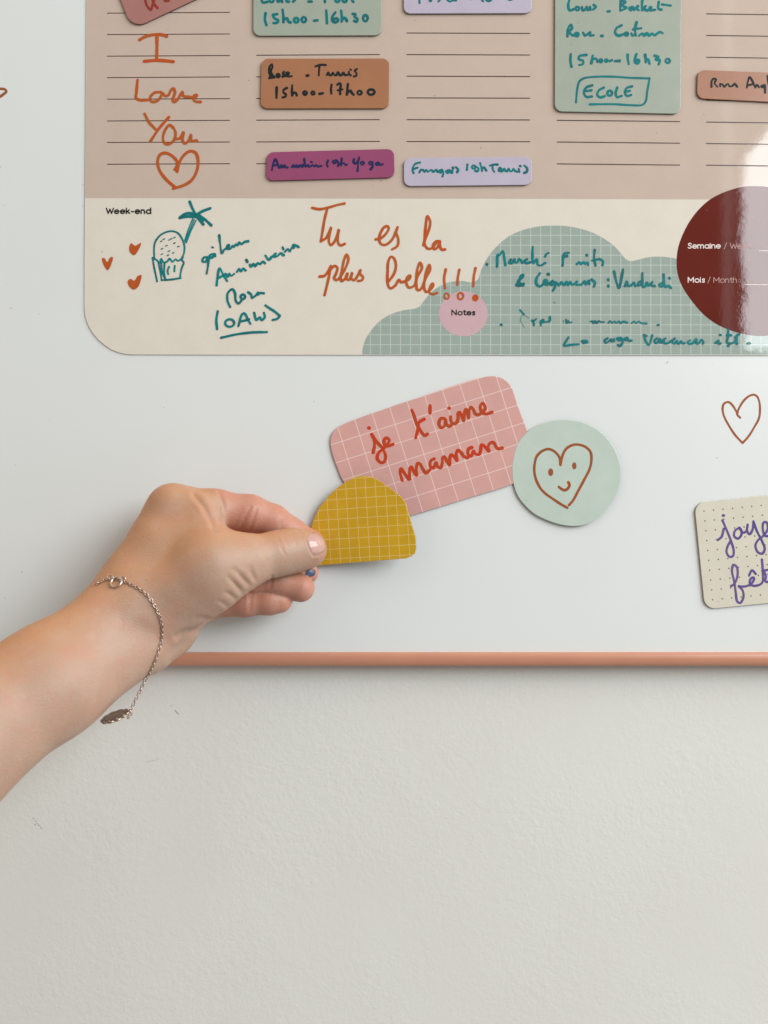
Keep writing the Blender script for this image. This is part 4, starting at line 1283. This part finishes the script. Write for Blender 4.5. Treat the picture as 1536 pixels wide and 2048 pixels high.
for Z, pl, w, dep in CREASES:
    pl = np.array(Z(pl))
    m = front & (pxv > pl[:, 0].min() - 30) & (pxv < pl[:, 0].max() + 30) & (pyv > pl[:, 1].min() - 30) & (pyv < pl[:, 1].max() + 30)
    ids = np.nonzero(m)[0]
    if not len(ids): continue
    best = np.full(len(ids), 1e9); endf = np.zeros(len(ids))
    cum = 0; tot_ = len(pl) - 1
    for i in range(tot_):
        a, b = pl[i], pl[i + 1]
        ab = b - a
        t = np.clip(((pxv[ids] - a[0]) * ab[0] + (pyv[ids] - a[1]) * ab[1]) / ab.dot(ab), 0, 1)
        dd = np.hypot(pxv[ids] - a[0] - t * ab[0], pyv[ids] - a[1] - t * ab[1])
        u = (i + t) / tot_
        bt = dd < best
        best[bt] = dd[bt]; endf[bt] = u[bt]
    fade = np.clip(1.3 - np.abs(endf - 0.4) * 1.5, 0.2, 1)
    g = np.exp(-(best / w) ** 2) - 0.35 * np.exp(-((best - 2.1 * w) / (1.2 * w)) ** 2)
    # only the layer the crease belongs to (first surface seen)
    mid = pl[len(pl) // 2]
    h, _n = ray(*mid)
    if h is not None:
        g = g * (np.abs(V[ids, 1] - h.y) < 0.022)
    D[ids] += dep * 1e-3 * g * fade
V2 = V - Nn * D[:, None]
N2 = vnormals(V2, Q)

# colouring by place on the body: pink finger pads, tan mixed with painted light on up-left sides
dist_f = np.full(len(V), 1.0)
XV = (V[:, 0], V[:, 1], V[:, 2])
for g in (INDEX[1:], MIDDLE, RING, PINKY):
    for p in g:
        dist_f = np.minimum(dist_f, caps(XV, *p))
dist_b = np.full(len(V), 1.0)
for g, k in BODY:
    for p in g: dist_b = np.minimum(dist_b, caps(XV, *p))
for p in THUMB: dist_b = np.minimum(dist_b, caps(XV, *p))
pink = np.clip((dist_b - dist_f) / 0.006, 0, 1)
tip = np.exp(-np.sum((V - P3(630, 1100, 27)) ** 2, 1) / 0.011 ** 2)
pink = np.maximum(pink, 0.35 * tip)
tan_shading = np.clip(Nn @ np.array([-0.62, 0.25, 0.75]) * 0.95 + 0.30, 0, 1)

me = bpy.data.meshes.new('person')
me.from_pydata([tuple(v) for v in V2], [], [tuple(map(int, q)) for q in Q])
me.polygons.foreach_set('use_smooth', [True] * len(me.polygons))
for nm_, arr in (('pink', pink), ('tan', tan_shading)):
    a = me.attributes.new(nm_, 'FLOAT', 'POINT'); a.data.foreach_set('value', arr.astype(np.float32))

M = Mat('skin')
ap = M.n.new('ShaderNodeAttribute'); ap.attribute_name = 'pink'
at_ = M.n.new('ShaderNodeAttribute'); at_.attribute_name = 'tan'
c0 = M.mix(M.ramp(M.noise(38.0, 4.0), 0.3, 0.7), (0.385, 0.245, 0.178, 1), (0.435, 0.280, 0.205, 1))
c0 = M.mix(at_.outputs['Fac'], c0, (0.500, 0.235, 0.105, 1))  # warmer on top, greyer beneath: light and shade put into the skin colour
c0 = M.mix(M.math('MULTIPLY', ap.outputs['Fac'], 0.80), c0, (0.480, 0.205, 0.145, 1))
mott = M.ramp(M.noise(160.0, 5.0, 0.6), 0.45, 0.75, 0.0, 0.22)
c0 = M.mix(mott, c0, (0.43, 0.205, 0.145, 1))
red = M.ramp(M.noise(70.0, 3.0), 0.48, 0.72, 0.0, 0.32)
c0 = M.mix(red, c0, (0.47, 0.19, 0.125, 1))
pale = M.ramp(M.noise(95.0, 2.0), 0.30, 0.46, 0.22, 0.0)
c0 = M.mix(pale, c0, (0.47, 0.33, 0.25, 1))
frk = M.ramp(M.noise(330.0, 2.0), 0.715, 0.76, 0.0, 0.35)
c0 = M.mix(frk, c0, (0.27, 0.12, 0.07, 1))
M.l.new(c0, M.b.inputs['Base Color'])
M.b.inputs['Subsurface Weight'].default_value = 0.24
M.b.inputs['Subsurface Radius'].default_value = (1.0, 0.35, 0.18)
M.b.inputs['Subsurface Scale'].default_value = 0.0035
M.b.inputs['Roughness'].default_value = 0.48
M.b.inputs['Specular IOR Level'].default_value = 0.38
vor = M.n.new('ShaderNodeTexVoronoi'); vor.inputs['Scale'].default_value = 900.0
M.l.new(M.tc.outputs['Object'], vor.inputs['Vector'])
wv = M.n.new('ShaderNodeMapping'); wv.inputs['Rotation'].default_value = (0, math.radians(-35), 0); wv.inputs['Scale'].default_value = (1.0, 1.0, 3.2)
M.l.new(M.tc.outputs['Object'], wv.inputs['Vector'])
lines = M.noise(420.0, 4.0, 0.6, wv.outputs[0])             # fine lines across the arm
hh = M.math('ADD', M.math('MULTIPLY', vor.outputs['Distance'], 0.6), M.math('MULTIPLY', lines, 1.1))
M.bump(hh, 0.42, 0.0003)
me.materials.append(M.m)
person = bpy.data.objects.new('person', me)
C.objects.link(person)
tag(person, 'bare forearm and hand reaching in from the left, pinching the yellow magnet', 'person')

bvh0 = BVHTree.FromPolygons([tuple(v) for v in V2], [tuple(map(int, q)) for q in Q])

# nails: thin shells lying on the fingertips


def nail(outline, mat, lift=0.00025, arch=0.0):
    out = np.array(catmull(outline, 2.0, True)[:-1])
    c = out.mean(0)
    rings = 7
    verts, faces = [], []
    n = len(out)
    pts = [c] + [c + (p - c) * r / rings for r in range(1, rings + 1) for p in out]
    for i, p in enumerate(pts):
        h, nn = ray(*p, bvh_smooth)
        while h is None or nn.y > -0.15:
            p = p + (c - p) * 0.12
            h, nn = ray(*p, bvh_smooth)
        rr = 0 if i == 0 else ((i - 1) // n + 1) / rings
        up = lift if rr < 0.99 else -0.0004
        verts.append(h - nn * 0 + nn * (up + arch * (1 - rr * rr)))
    for i in range(n):
        faces.append((0, 1 + i, 1 + (i + 1) % n))
    for r in range(rings - 1):
        for i in range(n):
            a = 1 + r * n; b = 1 + (r + 1) * n; j = (i + 1) % n
            faces.append((a + i, b + i, b + j, a + j))
    o = mesh_obj('nail', [tuple(v) for v in verts], faces, mat, None, True)
    bm = bmesh.new(); bm.from_mesh(o.data); bmesh.ops.recalc_face_normals(bm, faces=bm.faces)
    if sum(f.normal.y for f in bm.faces) > 0: bmesh.ops.reverse_faces(bm, faces=bm.faces)
    bm.to_mesh(o.data); bm.free()
    o.parent = person
    return o


M = Mat('nail_keratin')
M.l.new(M.mix(M.noise(300.0, 3.0), (0.46, 0.265, 0.225, 1), (0.53, 0.325, 0.28, 1)), M.b.inputs['Base Color'])
M.b.inputs['Roughness'].default_value = 0.16
M.b.inputs['Subsurface Weight'].default_value = 0.2
M.b.inputs['Subsurface Scale'].default_value = 0.002
M.bump(M.noise(220.0, 2.0), 0.05, 0.0003)
NAILM = M.m
nail(Z12([(276, 748), (300, 712), (360, 692), (430, 706), (474, 742), (494, 785), (488, 835), (458, 880), (404, 912), (352, 924), (318, 895), (294, 820)]), NAILM, 0.0001, 0.00025)
M = Mat('nail_with_blue_polish')
f = M.ramp(M.noise(350.0, 3.0), 0.35, 0.6)
M.l.new(M.mix(f, (0.014, 0.024, 0.075, 1), (0.055, 0.068, 0.13, 1)), M.b.inputs['Base Color'])
M.b.inputs['Roughness'].default_value = 0.4
ZN = Zoom(560, 1020, 9.307)
o = nail(ZN([(462, 1190), (500, 1125), (560, 1090), (625, 1090), (668, 1120), (672, 1175), (640, 1225), (580, 1250), (500, 1240)]), M.m, 0.0002, 0.0001)
if o: o['label'] = 'nail smudged with blue polish'

# ------------------------------------------------------------------ bracelet
path = []
for x, y in ZB([(170, 236), (215, 208), (260, 192), (300, 186), (350, 190), (400, 198), (440, 215), (490, 238), (540, 263), (595, 297), (645, 338), (680, 378), (706, 420), (738, 478), (762, 530), (778, 580), (788, 630),
                (788, 680), (782, 740), (770, 795), (753, 850), (735, 905), (714, 960), (692, 1015), (668, 1065), (645, 1110)]):
    h, nn = ray(x, y)
    if h is not None:
        path.append(np.array(h + nn * 0.0007))
last = path[-1]
dep_last = -last[1] * 1e3
hang = ZB([(622, 1152), (600, 1205), (573, 1262), (550, 1310), (528, 1352), (508, 1395), (492, 1430), (482, 1452)])
for i, (x, y) in enumerate(hang):
    path.append(P3(x, y, dep_last + 0.6 * i))
# the far side, round behind the wrist
first = path[0]
fdep = -first[1] * 1e3
behind = [P3(181, 1178, fdep - 3), P3(178, 1200, fdep - 16), P3(186, 1250, fdep - 30), P3(205, 1320, fdep - 32), P3(205, 1385, fdep - 22), P3(203, 1425, dep_last + 2)]


def resample(p, step):
    s = catmull(p, 0.0004)
    out = [s[0]]; acc_ = 0
    for a, b in zip(s[:-1], s[1:]):
        acc_ += np.linalg.norm(b - a)
        if acc_ >= step:
            out.append(b); acc_ = 0
    return out


def torus(verts, faces, c, t, side, R, Rb, r, m=12, k=6):
    t = t / np.linalg.norm(t)
    side = side - t * side.dot(t); side /= np.linalg.norm(side)
    up = np.cross(t, side)
    b0 = len(verts)
    for i in range(m):
        a = 2 * math.pi * i / m
        cc = c + t * R * math.cos(a) + side * Rb * math.sin(a)
        d = t * math.cos(a) + side * math.sin(a)
        for j in range(k):
            b = 2 * math.pi * j / k
            verts.append(cc + d * r * math.cos(b) + up * r * math.sin(b))
    for i in range(m):
        for j in range(k):
            faces.append((b0 + i * k + j, b0 + ((i + 1) % m) * k + j, b0 + ((i + 1) % m) * k + (j + 1) % k, b0 + i * k + (j + 1) % k))


M = Mat('rose_silver')
M.l.new(M.mix(M.noise(300.0, 2.0), (0.50, 0.365, 0.305, 1), (0.74, 0.59, 0.51, 1)), M.b.inputs['Base Color'])
M.b.inputs['Metallic'].default_value = 1.0
M.b.inputs['Roughness'].default_value = 0.26
SILVER = M.m
pbr = Plane(tuple(path[len(path) // 3]), (0, -1, 0))
brace = thing('bracelet', pbr, 'fine silver chain bracelet with ring clasp, hanging loose round the wrist', 'bracelet')
inv = pbr.matrix().inverted()
loc = lambda vs: [tuple(inv @ Vector(v)) for v in vs]
verts, faces = [], []
STEP = 0.00165
for seg, base in ((path, 0), (behind, 1)):
    rp = resample(seg, STEP)
    for i in range(len(rp)):
        a = rp[max(0, i - 1)]; b = rp[min(len(rp) - 1, i + 1)]
        t = b - a
        view = np.array([0.15, 1.0, 0.1])
        s0 = np.cross(t, view); s0 /= np.linalg.norm(s0) + 1e-12
        v0 = np.cross(s0, t); v0 /= np.linalg.norm(v0) + 1e-12
        an = math.radians(38 if i % 2 else -42)
        torus(verts, faces, rp[i], t, s0 * math.cos(an) + v0 * math.sin(an), 0.00105, 0.00072, 0.00030)
mesh_obj('chain', loc(verts), faces, SILVER, brace, True)
# loose chain end by the charm
verts, faces = [], []
tail = resample([P3(*q, dep_last + 5) for q in ZB([(482, 1452), (484, 1480), (472, 1502), (455, 1518)])], STEP)
for i in range(len(tail)):
    t = tail[min(len(tail) - 1, i + 1)] - tail[max(0, i - 1)]
    an = math.radians(38 if i % 2 else -42)
    s0 = np.cross(t, [0.15, 1.0, 0.1]); s0 /= np.linalg.norm(s0); v0 = np.cross(s0, t); v0 /= np.linalg.norm(v0)
    torus(verts, faces, tail[i], t, s0 * math.cos(an) + v0 * math.sin(an), 0.0011, 0.0008, 0.0003)
mesh_obj('chain_end', loc(verts), faces, SILVER, brace, True)
# ring clasp
h, nn = ray(*ZB([(356, 222)])[0])
verts, faces = [], []
cc_ = np.array(h + nn * 0.0012); nv = np.array(nn)
t1 = np.cross(nv, [0, 0, 1.0]); t1 /= np.linalg.norm(t1)
torus(verts, faces, cc_, t1, np.cross(nv, t1), 0.0031, 0.0031, 0.00062, 20, 8)
h2_, n2_ = ray(*ZB([(300, 175)])[0])
if h2_ is not None:
    torus(verts, faces, np.array(h2_ + n2_ * 0.001), np.array([1.0, 0, -.1]), np.array([0, .3, 1.0]), 0.0016, 0.0011, 0.0004, 14, 6)
h2_, n2_ = ray(*ZB([(418, 185)])[0])
if h2_ is not None:
    torus(verts, faces, np.array(h2_ + n2_ * 0.001), np.array([1.0, 0, -.3]), np.array([0, .3, 1.0]), 0.0014, 0.001, 0.0004, 14, 6)
mesh_obj('clasp', loc(verts), faces, SILVER, brace, True)
# openwork disc charm seen nearly edge-on
cdep = dep_last + 9
cc_ = P3(*ZB([(338, 1502)])[0], cdep)
e1 = P3(*ZB([(485, 1462)])[0], cdep) - P3(*ZB([(192, 1538)])[0], cdep)
RC = np.linalg.norm(e1) / 2 * 0.92
e1 = e1 / np.linalg.norm(e1)
e2 = np.array([0.05, 0.98, 0.20]); e2 -= e1 * e2.dot(e1); e2 /= np.linalg.norm(e2)
e3 = np.cross(e1, e2)
verts, faces = [], []
nseg = 36
b0 = len(verts)
for sgn in (-1, 1):
    for rr in (0.0, 0.52, 0.68):
        for i in range(nseg):
            a = 2 * math.pi * i / nseg
            verts.append(cc_ + e2 * RC * 0.22 + (e1 * math.cos(a) * 1.28 + e2 * math.sin(a)) * RC * max(rr, 0.001) + e3 * 0.0005 * sgn)
for q in range(2):
    for rr in range(2):
        for i in range(nseg):
            j = (i + 1) % nseg
            a = b0 + q * 3 * nseg + rr * nseg
            faces.append((a + i, a + j, a + nseg + j, a + nseg + i))
for i in range(nseg):
    j = (i + 1) % nseg
    faces.append((b0 + 2 * nseg + i, b0 + 2 * nseg + j, b0 + 5 * nseg + j, b0 + 5 * nseg + i))
for i in range(10):
    a = 2 * math.pi * i / 10 + .2
    c_ = cc_ + (e1 * math.cos(a) + e2 * math.sin(a)) * RC * 0.80
    torus(verts, faces, c_, e1 * math.cos(a) + e2 * math.sin(a), e1 * -math.sin(a) + e2 * math.cos(a), RC * 0.15, RC * 0.20, 0.0007, 10, 6)
M = Mat('worn_brown_silver')
M.l.new(M.mix(M.noise(400.0, 3.0), (0.33, 0.245, 0.20, 1), (0.60, 0.49, 0.42, 1)), M.b.inputs['Base Color'])
M.b.inputs['Metallic'].default_value = 0.9
M.b.inputs['Roughness'].default_value = 0.38
mesh_obj('charm', loc(verts), faces, M.m, brace, True)

bpy.context.view_layer.update()
